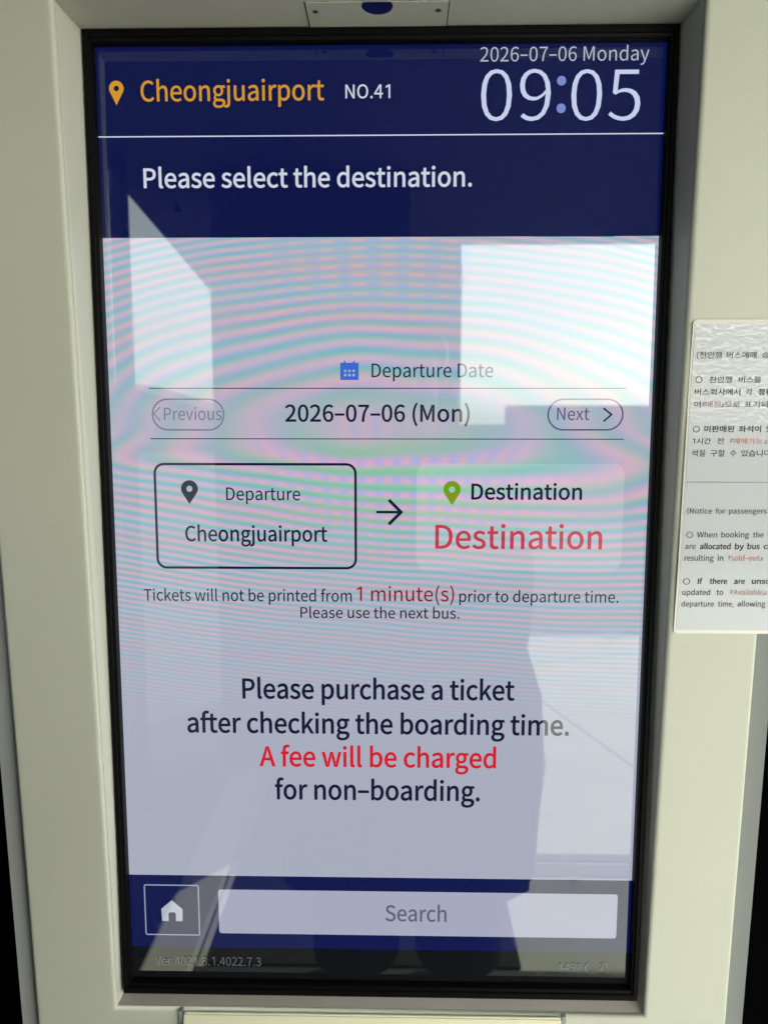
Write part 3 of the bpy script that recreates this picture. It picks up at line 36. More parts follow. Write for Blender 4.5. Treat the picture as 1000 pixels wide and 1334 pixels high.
sl = bpy.data.lights.new('sun', 'SUN'); sl.energy = 4.0; sl.angle = math.radians(.6); sl.color = (1, .95, .86)
so = bpy.data.objects.new('sun', sl); COL.objects.link(so)
so.rotation_euler = sdir.to_track_quat('Z', 'Y').to_euler()
S.view_settings.view_transform = 'Standard'; S.view_settings.look = 'None'
S.view_settings.exposure = EXP; S.view_settings.gamma = 1; S.view_settings.use_curve_mapping = False
S.cycles.max_bounces = 10; S.cycles.diffuse_bounces = 6; S.cycles.use_denoising = True

# ------------------------------------------------------------------ helpers
def lin(c):
    c /= 255.0
    return c / 12.92 if c <= .04045 else ((c + .055) / 1.055) ** 2.4
def rgb(r, g, b): return (lin(r), lin(g), lin(b), 1)

class E:
    """tiny expression builder over shader Math nodes"""
    tree = None
    def __init__(s, v): s.v = v
    @staticmethod
    def op(o, *a):
        n = E.tree.nodes.new('ShaderNodeMath'); n.operation = o
        for i, x in enumerate(a):
            x = x.v if isinstance(x, E) else x
            if isinstance(x, (int, float)): n.inputs[i].default_value = x
            else: E.tree.links.new(x, n.inputs[i])
        return E(n.outputs[0])
    def __add__(s, o): return E.op('ADD', s, o)
    __radd__ = __add__
    def __sub__(s, o): return E.op('SUBTRACT', s, o)
    def __rsub__(s, o): return E.op('SUBTRACT', o, s)
    def __mul__(s, o): return E.op('MULTIPLY', s, o)
    __rmul__ = __mul__
    def __truediv__(s, o): return E.op('DIVIDE', s, o)
    def cos(s): return E.op('COSINE', s)
    def pw(s, p): return E.op('POWER', s, p)
    def abs(s): return E.op('ABSOLUTE', s)
    def sign(s): return E.op('SIGN', s)
    def gauss(s, c, wd):
        d = (s - c) / wd
        return E.op('EXPONENT', d * d * -1.0)
    def step(s, a, b):
        n = E.tree.nodes.new('ShaderNodeMapRange'); n.interpolation_type = 'SMOOTHSTEP'
        E.tree.links.new(s.v, n.inputs[0]); n.inputs[1].default_value = a; n.inputs[2].default_value = b
        n.inputs[3].default_value = 0; n.inputs[4].default_value = 1
        return E(n.outputs[0])

def new_mat(name):
    m = bpy.data.materials.new(name); m.use_nodes = True
    return m, m.node_tree, m.node_tree.nodes['Principled BSDF']

def paint(name, col, rough=.5, spec=.4, bump=0.0, bscale=300, var=.06, vscale=6, metal=0.0, coat=0.0, grime=0.0):
    m, t, p = new_mat(name)
    tc = t.nodes.new('ShaderNodeTexCoord')
    n = t.nodes.new('ShaderNodeTexNoise'); n.inputs['Scale'].default_value = vscale; n.inputs['Detail'].default_value = 6
    t.links.new(tc.outputs['Object'], n.inputs['Vector'])
    r = t.nodes.new('ShaderNodeMix'); r.data_type = 'RGBA'
    r.inputs['A'].default_value = tuple(c * (1 - var) for c in col[:3]) + (1,)
    r.inputs['B'].default_value = tuple(min(1, c * (1 + var)) for c in col[:3]) + (1,)
    t.links.new(n.outputs['Fac'], r.inputs['Factor'])
    out = r.outputs['Result']
    if grime:
        n3 = t.nodes.new('ShaderNodeTexNoise'); n3.inputs['Scale'].default_value = 38; n3.inputs['Detail'].default_value = 9
        n3.inputs['Roughness'].default_value = .75
        t.links.new(tc.outputs['Object'], n3.inputs['Vector'])
        mr = t.nodes.new('ShaderNodeMapRange'); mr.inputs[1].default_value = .62; mr.inputs[2].default_value = .8
        mr.inputs[3].default_value = 0; mr.inputs[4].default_value = grime
        t.links.new(n3.outputs['Fac'], mr.inputs[0])
        r2 = t.nodes.new('ShaderNodeMix'); r2.data_type = 'RGBA'
        r2.inputs['B'].default_value = tuple(c * .55 for c in col[:3]) + (1,)
        t.links.new(mr.outputs[0], r2.inputs['Factor']); t.links.new(out, r2.inputs['A'])
        out = r2.outputs['Result']
    t.links.new(out, p.inputs['Base Color'])
    p.inputs['Roughness'].default_value = rough; p.inputs['Specular IOR Level'].default_value = spec
    p.inputs['Metallic'].default_value = metal; p.inputs['Coat Weight'].default_value = coat; p.inputs['Coat Roughness'].default_value = .08
    if bump:
        n2 = t.nodes.new('ShaderNodeTexNoise'); n2.inputs['Scale'].default_value = bscale; n2.inputs['Detail'].default_value = 3
        t.links.new(tc.outputs['Object'], n2.inputs['Vector'])
        b = t.nodes.new('ShaderNodeBump'); b.inputs['Strength'].default_value = bump; b.inputs['Distance'].default_value = .002
        t.links.new(n2.outputs['Fac'], b.inputs['Height']); t.links.new(b.outputs[0], p.inputs['Normal'])
    return m

def screen_mat(name, col, fringe=0.0, black=0.0):
    """a lit patch of the display under its glossy cover glass; fringe = strength of the coloured interference rings of its pixel grid"""
    m, t, p = new_mat(name)
    p.inputs['Base Color'].default_value = (.004, .004, .005, 1)
    p.inputs['Roughness'].default_value = .015
    p.inputs['IOR'].default_value = 1.72
    p.inputs['Specular Tint'].default_value = (.92, 1, .86, 1)
    p.inputs['Emission Strength'].default_value = 1 / GAIN
    c = [lin(x) for x in col]
    # finger grease on the cover glass
    tg = t.nodes.new('ShaderNodeTexCoord'); g = t.nodes.new('ShaderNodeTexNoise')
    g.inputs['Scale'].default_value = 22; g.inputs['Detail'].default_value = 6; g.inputs['Distortion'].default_value = 1.5
    gr = t.nodes.new('ShaderNodeMapRange'); gr.inputs[1].default_value = .5; gr.inputs[2].default_value = .8
    gr.inputs[3].default_value = .012; gr.inputs[4].default_value = .07
    t.links.new(tg.outputs['Object'], g.inputs['Vector']); t.links.new(g.outputs['Fac'], gr.inputs[0]); t.links.new(gr.outputs[0], p.inputs['Roughness'])
    if not fringe:
        p.inputs['Emission Color'].default_value = (*c, 1)
        return m
    E.tree = t
    tc = t.nodes.new('ShaderNodeTexCoord'); sp = t.nodes.new('ShaderNodeSeparateXYZ')
    nz = t.nodes.new('ShaderNodeTexNoise'); nz.inputs['Scale'].default_value = 7; nz.inputs['Detail'].default_value = 1
    t.links.new(tc.outputs['Object'], nz.inputs['Vector'])
    t.links.new(tc.outputs['Object'], sp.inputs[0])
    nz2 = t.nodes.new('ShaderNodeTexNoise'); nz2.inputs['Scale'].default_value = 16; nz2.inputs['Detail'].default_value = 2
    t.links.new(tc.outputs['Object'], nz2.inputs['Vector'])
    k = D['pxm']; cx, cz = D['moc']
    dx = (E(sp.outputs['X']) - cx) / k
    dy = (cz - E(sp.outputs['Z'])) / k
    wob = (E(nz.outputs['Fac']) - .5)
    ady = (dy.abs() + .001)
    low = dy.step(0, 60)
    dyt = dy - dx * .085 * low * dy.step(20, 110)
    ady = (dyt.abs() + .001)
    phi = ady.pw(1.8) * (.00129 / 1.8) * (1 + low * .22) + dx * dx * (3.3e-5 - 1.9e-5 * low) + wob * 1.1
    c0 = (phi * 6.28318).cos()
    c1 = (phi * 6.28318 + 1.3).cos()
    top = 1 - dy.step(-190, -120)
    mid = dy.gauss(75, 95) * dx.gauss(10, 190)
    sp_ = 29.0
    psi = dx / (sp_ - 4 * low) + dx * dy * .00004
    cc = (psi * 6.28318).cos()
    colm = top * dx.gauss(-10, 150) + mid
    env = (1 - dy.step(150, 420) * .55) * (1 - dy.step(330, 440)) + .0
    amp = E(nz2.outputs['Fac']) * 1.3 + .25
    fall = 1 - dy.step(200, 560) * .05
    fine = (E(sp.outputs['Z']) * 2100.0).cos() * (dy.step(300, 380)) * .012
    big = ((phi * .21 + dx / 700.0) * 6.28318).cos()
    hot = E.op('MAXIMUM', c0, 0.0)
    topm = top * dx.gauss(-10, 170)
    env = env * (1 - .58 * dy.gauss(-5, 42)) * (1 - .4 * dx.gauss(-300, 70) * dy.gauss(-120, 110))
    env = env * (1 - .45 * dx.gauss(230, 120) * dy.gauss(-120, 110))
    R = 1 + env * fringe * ((c0 * .43 + hot * .05) * amp * (1 - topm * .55) + hot * cc * colm * .34 + big * .08)
    Gc = 1 + env * fringe * ((phi * 6.28318 - 1.9).cos() * .055 * amp + .015 - c0 * mid * .13 - big * .03 + mid * .08 - hot * mid * .03)
    B = 1 + env * fringe * (c1 * .09 * amp + c0 * mid * .30 - hot * cc * colm * .20 - big * .04 - mid * .06)
    cmb = t.nodes.new('ShaderNodeCombineColor')
    for i, ch in enumerate((R, Gc, B)):
        t.links.new(((ch + fine) * fall * c[i]).v, cmb.inputs[i])
    t.links.new(cmb.outputs[0], p.inputs['Emission Color'])
    return m

def link(o, parent=None):
    COL.objects.link(o)
    if parent: o.parent = parent
    return o
def mesh_obj(name, bm, mats, parent=None, smooth=False, recalc=True):
    if recalc: bmesh.ops.recalc_face_normals(bm, faces=bm.faces)
    me = bpy.data.meshes.new(name); bm.to_mesh(me); bm.free()
    for m in (mats if isinstance(mats, (list, tuple)) else [mats]): me.materials.append(m)
    if smooth:
        for f in me.polygons: f.use_smooth = True
    return link(bpy.data.objects.new(name, me), parent)
def tag(o, label=None, cat=None, group=None, kind=None):
    if label: o['label'] = label
    if cat: o['category'] = cat
    if group: o['group'] = group
    if kind: o['kind'] = kind
    return o
def add_box(bm, x0, y0, z0, x1, y1, z1, bev=0, seg=2):
    r = bmesh.ops.create_cube(bm, size=1)
    for v in r['verts']:
        v.co = Vector(((x0 + x1) / 2 + v.co.x * (x1 - x0), (y0 + y1) / 2 + v.co.y * (y1 - y0), (z0 + z1) / 2 + v.co.z * (z1 - z0)))
    if bev:
        es = list({e for v in r['verts'] for e in v.link_edges})
        bmesh.ops.bevel(bm, geom=es, offset=bev, segments=seg, affect='EDGES', profile=.5)
def rrect(x0, z0, x1, z1, r, n=8):
    pts = []
    for cx, cz, a0 in ((x1 - r, z1 - r, 0), (x0 + r, z1 - r, 90), (x0 + r, z0 + r, 180), (x1 - r, z0 + r, 270)):
        for i in range(n + 1):
            a = math.radians(a0 + 90 * i / n); pts.append((cx + r * math.cos(a), cz + r * math.sin(a)))
    return pts
def circ(cx, cz, r, n=32): return [(cx + r * math.cos(2 * math.pi * i / n), cz + r * math.sin(2 * math.pi * i / n)) for i in range(n)]

def outline_mesh(name, groups, yf, mats, parent):
    """flat printed or lit shape: groups = [(loops, material index, weight)], loops in x-z metres (even-odd fill); yf = depth of the sheet at height z"""
    bm = bmesh.new()
    K = 100.0
    for loops, mi, wt in groups:
        co, fcs = [], []
        for lp in loops:
            b = len(co)
            q = [p for i, p in enumerate(lp) if (Vector(p) - Vector(lp[i - 1])).length > 2e-6]
            if len(q) < 3: continue
            co += [Vector((x * K, z * K)) for x, z in q]
            fcs.append(list(range(b, b + len(q))))
        vo, eo, fo_, *_r = delaunay_2d_cdt(co, [], fcs, 5, 1e-5)
        vs = [bm.verts.new((v.x / K, yf(v.y / K), v.y / K)) for v in vo]
        for f in fo_:
            try:
                nf = bm.faces.new([vs[i] for i in f]); nf.material_index = mi
            except ValueError: pass
    bmesh.ops.delete(bm, geom=[v for v in bm.verts if not v.link_faces], context='VERTS')
    for f in bm.faces:
        f.normal_update()
        if f.normal.y > 0: f.normal_flip()
    return mesh_obj(name, bm, mats, parent, recalc=False)

G['1'] = [486, [[262, 0, 338, 0, 338, 642, 275, 642, 120, 560, 120, 478, 262, 552]]]
G['-'] = [425, [[35, 238, 390, 238, 390, 302, 35, 302]]]
ring = lambda r, rev: [c for i in range(28) for c in (330 + r * math.cos((-1 if rev else 1) * i * math.pi / 14), 321 + r * math.sin((-1 if rev else 1) * i * math.pi / 14))]
G['◯'] = [660, [ring(321, 0), ring(270, 1)]]
def han(s): return any('가' <= c <= '힣' or c in '『』' for c in s)
def text_loops(t):
    """outline loops of one run of text fitted between its two ends and to its capital height"""
    s = t['s']
    pen = 0; glyphs = []
    for ch in s:
        adv, ls = G[ch]
        if ls: glyphs.append([[(l[i] + pen, l[i + 1]) for i in range(0, len(l), 2)] for l in ls])
        pen += adv
    xs = [p[0] for g in glyphs for l in g for p in l]; a, b = min(xs), max(xs)
    if han(s) and not (s in '『』'): y0, yh = -62, 770
    elif s in '『』': y0, yh = -110, 960
    else: y0, yh = 0, 642
    x0, x1 = t['x']
    kx = (x1 - x0) / (b - a); ky = t['cap'] / yh
    return [[[(x0 + (px - a) * kx, t['z'] + (py - y0) * ky) for px, py in l] for l in g] for g in glyphs]
def inside(p, l):
    r = False; n = len(l)
    for i in range(n):
        (x0, y0), (x1, y1) = l[i], l[(i + 1) % n]
        if (y0 > p[1]) != (y1 > p[1]) and p[0] < (x1 - x0) * (p[1] - y0) / (y1 - y0) + x0: r = not r
    return r
def thicken(loops, d):
    """move every outline outwards (holes inwards) by d: heavier or lighter strokes"""
    if abs(d) < 1e-9: return loops
    out = []
    for k, l in enumerate(loops):
        q = [p for i, p in enumerate(l) if abs(p[0] - l[i - 1][0]) + abs(p[1] - l[i - 1][1]) > 1e-7]
        if len(q) < 3: continue
        n = len(q)
        area = sum(q[i - 1][0] * q[i][1] - q[i][0] * q[i - 1][1] for i in range(n))
        depth = sum(inside(q[0], m) for j, m in enumerate(loops) if j != k) % 2
        sg = (1 if area > 0 else -1) * (-1 if depth else 1)
        r = []
        for i in range(n):
            a, b, c = Vector(q[i - 1]), Vector(q[i]), Vector(q[(i + 1) % n])
            u, v = (b - a).normalized(), (c - b).normalized()
            nu, nv = Vector((u.y, -u.x)), Vector((v.y, -v.x))
            m = nu + nv
            if m.length < .3: m = nu
            m.normalize()
            r.append(tuple(b + m * (sg * d / max(.5, m.dot(nu)))))
        out.append(r)
    return out
def lettering(name, ts, y, mat, parent, wt=0.0):
    ts = ts if isinstance(ts, list) else [ts]
    yf = y if callable(y) else (lambda z: y)
    return outline_mesh(name, [(thicken(g, wt * t['cap']), 0, 0) for t in ts for g in text_loops(t)], yf, mat, parent)
def shape(name, loops, y, mat, parent):
    return outline_mesh(name, [(loops, 0, 0)], y if callable(y) else (lambda z: y), mat, parent)
def pin_loops(p):
    (xt, zt), (xb, zb), wd = p
    R = wd / 2; cx = (xt + xb) / 2; cz = zt - R
    d = cz - zb; a = math.acos(R / d)
    pts = [(xb, zb)]
    n = 28
    a0 = -math.pi / 2 + a; a1 = 1.5 * math.pi - a
    for i in range(n + 1):
        t = a0 + (a1 - a0) * i / n; pts.append((cx + R * math.cos(t), cz + R * math.sin(t)))
    return [pts, list(reversed(circ(cx, cz, R * .36, 20)))]

# ------------------------------------------------------------------ materials
M = {}
M['beige'] = paint('beige_paint', (.475, .50, .385), .48, .4, bump=.05, bscale=900, var=.03, vscale=4, grime=.13)
M['reveal'] = paint('beige_paint_reveal', (.46, .475, .385), .5, .4, bump=.05, bscale=900, var=.03, vscale=8, grime=.06)
M['ledge'] = paint('darker_ledge', (.27, .255, .215), .8, .2, bump=.1, bscale=600, var=.15, vscale=14, grime=.3)  # bottom face of the recess: darker and browner than the other three
M['trim'] = paint('grey_trim', (.25, .27, .245), .5, .4, var=.04, grime=.1)
M['cabinet'] = paint('black_cabinet', (.02, .021, .022), .6, .3)
M['bezel'] = paint('black_plastic', (.002, .002, .0022), .45, .10, var=.1)
M['shelf'] = paint('pale_yellow_panel', (.66, .66, .44), .45, .4, var=.02)
M['metal'] = paint('steel', (.30, .30, .29), .4, .5, metal=.9)
M['dark'] = paint('dark_gap', (.01, .01, .01), .8, .1)
M['lens'] = paint('blue_lens', (.012, .014, .10), .12, .5, coat=.3)

K = {}
K['off'] = screen_mat('display_black', (9, 12, 15))
K['navy'] = screen_mat('display_navy', (6, 16, 67))
K['navy2'] = screen_mat('display_navy_foot', (11, 20, 74))
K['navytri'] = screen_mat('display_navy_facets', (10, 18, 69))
K['page'] = screen_mat('display_page', (171, 176, 193), fringe=1.0)
K['card'] = screen_mat('display_card', (184, 187, 201), fringe=.85)
K['ink'] = screen_mat('display_ink', (14, 20, 48))
K['soft'] = screen_mat('display_soft_ink', (18, 22, 48))
K['grey'] = screen_mat('display_grey', (122, 118, 136))
K['white'] = screen_mat('display_white', (205, 210, 224))
K['digits'] = screen_mat('display_digits', (196, 206, 236))
K['colon'] = screen_mat('display_colon', (120, 136, 200))
K['dim'] = screen_mat('display_dim_white', (176, 182, 196))
K['orange'] = screen_mat('display_orange', (206, 146, 38))
K['red'] = screen_mat('display_red', (208, 24, 42))
K['rose'] = screen_mat('display_rose', (196, 56, 78), fringe=.45)
K['maroon'] = screen_mat('display_maroon', (140, 16, 34))
K['green'] = screen_mat('display_green', (118, 152, 22), fringe=.35)
K['blue'] = screen_mat('display_blue', (58, 104, 204))
K['hole'] = screen_mat('display_pale', (190, 205, 215))
K['button'] = screen_mat('display_button', (166, 169, 190))
K['btext'] = screen_mat('display_button_text', (96, 97, 122))
K['foot'] = screen_mat('display_version_text', (88, 94, 96))
K['line'] = screen_mat('display_outline', (150, 160, 182))

# ------------------------------------------------------------------ the setting
def brick_floor():
    m, t, p = new_mat('pale_paving')
    tc = t.nodes.new('ShaderNodeTexCoord'); mp = t.nodes.new('ShaderNodeMapping')
    mp.inputs['Rotation'].default_value = (0, 0, math.radians(18))
    b = t.nodes.new('ShaderNodeTexBrick'); b.inputs['Scale'].default_value = 1
    b.inputs['Brick Width'].default_value = 1.6; b.inputs['Row Height'].default_value = 3.1; b.inputs['Mortar Size'].default_value = .008
    b.offset = 0
    b.inputs['Color1'].default_value = (.60, .605, .57, 1); b.inputs['Color2'].default_value = (.55, .555, .53, 1); b.inputs['Mortar'].default_value = (.22, .22, .21, 1)
    n = t.nodes.new('ShaderNodeTexNoise'); n.inputs['Scale'].default_value = 3.5; n.inputs['Detail'].default_value = 10; n.inputs['Roughness'].default_value = .7
    mx = t.nodes.new('ShaderNodeMix'); mx.data_type = 'RGBA'; mx.blend_type = 'MULTIPLY'; mx.inputs['Factor'].default_value = .4
    t.links.new(tc.outputs['Object'], mp.inputs[0]); t.links.new(mp.outputs[0], b.inputs['Vector']); t.links.new(tc.outputs['Object'], n.inputs['Vector'])
    t.links.new(b.outputs['Color'], mx.inputs['A']); t.links.new(n.outputs['Fac'], mx.inputs['B'])
    t.links.new(mx.outputs['Result'], p.inputs['Base Color']); p.inputs['Roughness'].default_value = .8
    return m
bm = bmesh.new(); add_box(bm, -200, -200, -.3, 200, 200, -.12)
tag(mesh_obj('ground', bm, paint('asphalt', (.06, .062, .06), .9, .2, bump=.3, bscale=200, var=.25, vscale=3)), kind='structure')
bm = bmesh.new(); add_box(bm, -.50, -4.10, -.119, 60, 6, 0, .008)
tag(mesh_obj('pavement', bm, brick_floor()), kind='structure')
bm = bmesh.new(); add_box(bm, -.64, -4.10, -.119, -.503, 6, .001, .012)
tag(mesh_obj('kerb', bm, paint('kerb_stone', (.40, .40, .38), .8, .2, bump=.2, bscale=120, var=.15)), kind='structure')
bm = bmesh.new(); add_box(bm, -.499, -1.50, -.01, 8, -1.435, .006, .003); add_box(bm, -.499, -1.556, -.01, 8, -1.517, .006, .003)
tag(mesh_obj('paving_strip', bm, paint('dark_paving_strip', (.07, .07, .072), .8, .2, var=.1)), kind='structure')

bm = bmesh.new(); add_box(bm, -.47, -2.12, .0015, .335, -1.03, .010, .003)  # added dark sheet standing in for the shade on the floor round the figure
tag(mesh_obj('floor_shade_sheet', bm, paint('floor_shade_black', (.014, .015, .015), .9, .15, bump=.4, bscale=160, var=.2)), 'large black sheet added on the pale paving to stand for shaded floor before the kiosk', 'shade sheet')
bm = bmesh.new(); add_box(bm, -.499, -1.025, .0, 4, .42, .0045, .001)  # unseen dark floor strip, added to cut light bouncing up into the recess
tag(mesh_obj('bounce_cut_floor', bm, paint('bounce_cut_dark', (.035, .036, .036), .7, .3, bump=.1, bscale=300, var=.3, vscale=60)), kind='structure')
# wall close behind the kiosk
bm = bmesh.new(); add_box(bm, -1.2, .40, 0, 3.0, .55, 2.28)
tag(mesh_obj('rear_wall', bm, paint('black_wall', (.0012, .0013, .0013), .9, .0)), 'black wall close behind the ticket kiosk, dark strip at both picture edges', 'wall')
# canopy over the kiosk, seen only as a reflection
bm = bmesh.new()
pl = [(-.775, .6), (-1.342, -5.0), (.47, -5.0), (.345, -3.394), (2.75, -3.394), (2.75, .6)]
lo = [bm.verts.new((x, y, 2.30)) for x, y in pl]; hi = [bm.verts.new((x, y, 2.45)) for x, y in pl]
bm.faces.new(lo); bm.faces.new(hi[::-1])
for i in range(6): bm.faces.new((lo[i], lo[(i + 1) % 6], hi[(i + 1) % 6], hi[i]))
tag(mesh_obj('canopy', bm, paint('canopy_sheet', (.06, .065, .065), .7, .3, var=.08)), 'dark flat canopy roof above the kiosk, its slanted edge mirrored left on the screen', 'canopy')
bm = bmesh.new(); add_box(bm, -.685, -2.6, 0, .06, -2.15, 2.296, .01)
tag(mesh_obj('pillar', bm, paint('dark_pillar', (.03, .032, .035), .6, .3, var=.1)), 'broad dark square pillar mirrored behind the person, left of centre on the screen', 'pillar')
bm = bmesh.new(); add_box(bm, -.2, -4.09, 0, .385, -3.85, 2.296, .01)
tag(mesh_obj('tall_wall', bm, paint('dark_wall', (.03, .032, .035), .7, .3, var=.1)), 'tall dark wall pier mirrored beside the bright white opening', 'wall')
bm = bmesh.new(); prf = [(.6, -.12), (30, -.12), (30, 1.624), (1.80, 1.624), (1.80, 1.31), (.6, 1.31)]
a = [bm.verts.new((x, -12.3, z)) for x, z in prf]; b = [bm.verts.new((x, -12.0, z)) for x, z in prf]
bm.faces.new(a); bm.faces.new(b)
for i in range(6): bm.faces.new((a[i], a[(i + 1) % 6], b[(i + 1) % 6], b[i]))
tag(mesh_obj('low_wall', bm, paint('grey_wall', (.10, .105, .105), .8, .2, var=.15)), 'low grey wall across the road, mirrored under the bright white sky at right', 'wall')

bm = bmesh.new(); add_box(bm, -.999, -2.07, -.12, -.948, -2.0, 2.296, .006)
tag(mesh_obj('canopy_post', bm, M['cabinet']), 'slim dark steel post under the slanted left edge of the canopy', 'post')
bm = bmesh.new(); add_box(bm, -.95, -1.60, 0, -.85, .39, 2.296, .008)  # unseen wall, added to keep skylight off the left of the kiosk
tag(mesh_obj('side_light_block', bm, M['cabinet']), 'dark wall added left of the kiosk under the canopy to block light', 'wall')

# low building far across the road, mirrored in the left of the screen
bld = link(bpy.data.objects.new('terminal_building', None)); bld.location = (-12.5, -42, 0)
tag(bld, 'low grey building with a sloping roof across the road, mirrored at screen left', 'building')
bm = bmesh.new(); prf = [(-1.9, 0), (4.5, 0), (4.5, 1.2), (-1.9, 3.0)]
a = [bm.verts.new((x, -4, z)) for x, z in prf]; b = [bm.verts.new((x, 4, z)) for x, z in prf]
bm.faces.new(a); bm.faces.new(b)
for i in range(4): bm.faces.new((a[i], a[(i + 1) % 4], b[(i + 1) % 4], b[i]))
mesh_obj('wall', bm, paint('grey_render', (.22, .22, .22), .8, .2, var=.1), bld)
bm = bmesh.new(); prf = [(-2.3, 3.13), (4.9, 1.1), (4.9, 1.35), (-2.3, 3.38)]
a = [bm.verts.new((x, -4.5, z)) for x, z in prf]; b = [bm.verts.new((x, 4.5, z)) for x, z in prf]
bm.faces.new(a); bm.faces.new(b)
for i in range(4): bm.faces.new((a[i], a[(i + 1) % 4], b[(i + 1) % 4], b[i]))
mesh_obj('roof', bm, paint('dark_roof', (.06, .06, .065), .7, .3), bld)
for wx in (-1.3, .2):
    bm = bmesh.new(); add_box(bm, wx, 3.98, .8, wx + 1.1, 4.03, 1.7)
    mesh_obj('window', bm, paint('window_glass', (.02, .025, .03), .1, .5), bld)

# ------------------------------------------------------------------ the kiosk
kiosk = link(bpy.data.objects.new('ticket_kiosk', None)); kiosk.empty_display_size = .2
tag(kiosk, 'beige self-service bus ticket kiosk with a tall lit touchscreen showing a destination page', 'ticket kiosk')
HB = D['Hh']; ZT = 1.75; ZB = ZT - HB; BW = .275
FS = .0427
def yF(z, off=0.0): return -.013 - FS * (z - .766) - off
LW, LT, LB = .2805, 1.7525, .7655
OX = .3668; PZ0, PZ1 = .30, 2.02

# front panel: one plate with the screen opening, rounded lips
bm = bmesh.new()
outer = [(-OX, PZ0), (OX, PZ0), (OX, PZ1), (-OX, PZ1)]; inner = [(-LW, LB), (LW, LB), (LW, LT), (-LW, LT)]
fo = [bm.verts.new((x, yF(z), z)) for x, z in outer]; fi = [bm.verts.new((x, yF(z), z)) for x, z in inner]
bo = [bm.verts.new((x, yF(z, -.010), z)) for x, z in outer]; bi = [bm.verts.new((x, yF(z, -.010), z)) for x, z in inner]
lip = []
for i in range(4):
    j = (i + 1) % 4
    bm.faces.new((fo[i], fo[j], fi[j], fi[i])); bm.faces.new((bo[j], bo[i], bi[i], bi[j]))
    bm.faces.new((fo[j], fo[i], bo[i], bo[j])); bm.faces.new((fi[i], fi[j], bi[j], bi[i]))
bm.edges.ensure_lookup_table()
ring_in = [e for e in bm.edges if all(v in fi for v in e.verts)]; ring_out = [e for e in bm.edges if all(v in fo for v in e.verts)]
bmesh.ops.recalc_face_normals(bm, faces=bm.faces)
bmesh.ops.bevel(bm, geom=ring_in + ring_out, offset=.0042, segments=4, affect='EDGES', profile=.5)
fp = mesh_obj('front_panel', bm, M['beige'], kiosk)
for f in fp.data.polygons: f.use_smooth = f.area < .004 * 1.9 and abs(f.normal.y) < .995 and abs(f.normal.y) > .04 and f.area > 0
# grey side trims
for s in (-1, 1):
    bm = bmesh.new()
    pr = [(OX - .001, .0125), (OX + .0195, .0065), (OX + .0205, .009), (OX + .0205, .030), (OX - .001, .030)]
    rings = []
    for z in (PZ0, PZ1): rings.append([bm.verts.new((s * x, yF(z) + d, z)) for x, d in pr])
    n = len(pr)
    for i in range(n): bm.faces.new((rings[0][i], rings[0][(i + 1) % n], rings[1][(i + 1) % n], rings[1][i]))
    bm.faces.new(rings[0]); bm.faces.new(rings[1])
    mesh_obj('side_trim', bm, M['trim'], kiosk)
bm = bmesh.new(); add_box(bm, -.33, .035, .06, .33, .34, 1.98, .01)
mesh_obj('cabinet', bm, M['cabinet'], kiosk)
bm = bmesh.new(); add_box(bm, -.36, -.02, 0, .36, .36, .058, .006)
mesh_obj('base_plinth', bm, M['cabinet'], kiosk)

# screen surround: the four inward faces of the recess
bm = bmesh.new()
i_f = [bm.verts.new((x, yF(z, -.0065), z)) for x, z in [(-LW + .0003, LB + .0003), (LW - .0003, LB + .0003), (LW - .0003, LT - .0003), (-LW + .0003, LT - .0003)]]
i_b = [bm.verts.new((x, .006, z)) for x, z in [(-BW - .0006, ZB - .0006), (BW + .0006, ZB - .0006), (BW + .0006, ZT + .0006), (-BW - .0006, ZT + .0006)]]
o_f = [bm.verts.new((x, yF(z, -.0102), z)) for x, z in [(-LW - .004, LB - .004), (LW + .004, LB - .004), (LW + .004, LT + .004), (-LW - .004, LT + .004)]]
o_b = [bm.verts.new((x, .006, z)) for x, z in [(-BW - .010, ZB - .010), (BW + .010, ZB - .010), (BW + .010, ZT + .008), (-BW - .010, ZT + .008)]]
for i in range(4):
    j = (i + 1) % 4
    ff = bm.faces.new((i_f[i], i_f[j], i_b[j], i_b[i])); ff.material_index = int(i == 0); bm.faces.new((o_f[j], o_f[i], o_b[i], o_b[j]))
    bm.faces.new((o_f[i], o_f[j], i_f[j], i_f[i])); bm.faces.new((i_b[i], i_b[j], o_b[j], o_b[i]))
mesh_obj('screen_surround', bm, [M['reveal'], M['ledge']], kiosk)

# camera plate let into the top of the recess
pd = D['plate']
def zTop(y): return LT - .0003 + (ZT + .0006 - LT + .0003) * (y - yF(LT, -.0102)) / (.006 - yF(LT, -.0102))
bm = bmesh.new()
def slab(bm, pts, t0, t1):
    a = [bm.verts.new((x, y, zTop(y) - t0)) for x, y in pts]; b = [bm.verts.new((x, y, zTop(y) - t1)) for x, y in pts]
    n = len(pts); bm.faces.new(a); bm.faces.new(b[::-1])
    for i in range(n): bm.faces.new((a[i], a[(i + 1) % n], b[(i + 1) % n], b[i]))
yb, yf_ = -.0015, yF(LT, -.0106)
slab(bm, [(-.0640, yf_), (.0630, yf_), (.0630, yb), (-.0640, yb)], .0001, .0003)
plate_gap = mesh_obj('plate_seam', bm, M['dark'], None)
bm = bmesh.new()
hx, hy, hr = pd['hole'][0], pd['hole'][1], .0138
N = 40
hole = [(hx + hr * math.cos(2 * math.pi * i / N), hy + hr * math.sin(2 * math.pi * i / N)) for i in range(N)]
rect_ = []
x0, x1, y0, y1 = -.0628, .0620, yf_ , yb
for i in range(N):
    a = 2 * math.pi * i / N; c, s = math.cos(a), math.sin(a)
    k = min(((x1 - hx) if c > 0 else (hx - x0)) / max(abs(c), 1e-6), ((y1 - hy) if s > 0 else (hy - y0)) / max(abs(s), 1e-6))
    rect_.append((hx + c * k, hy + s * k))
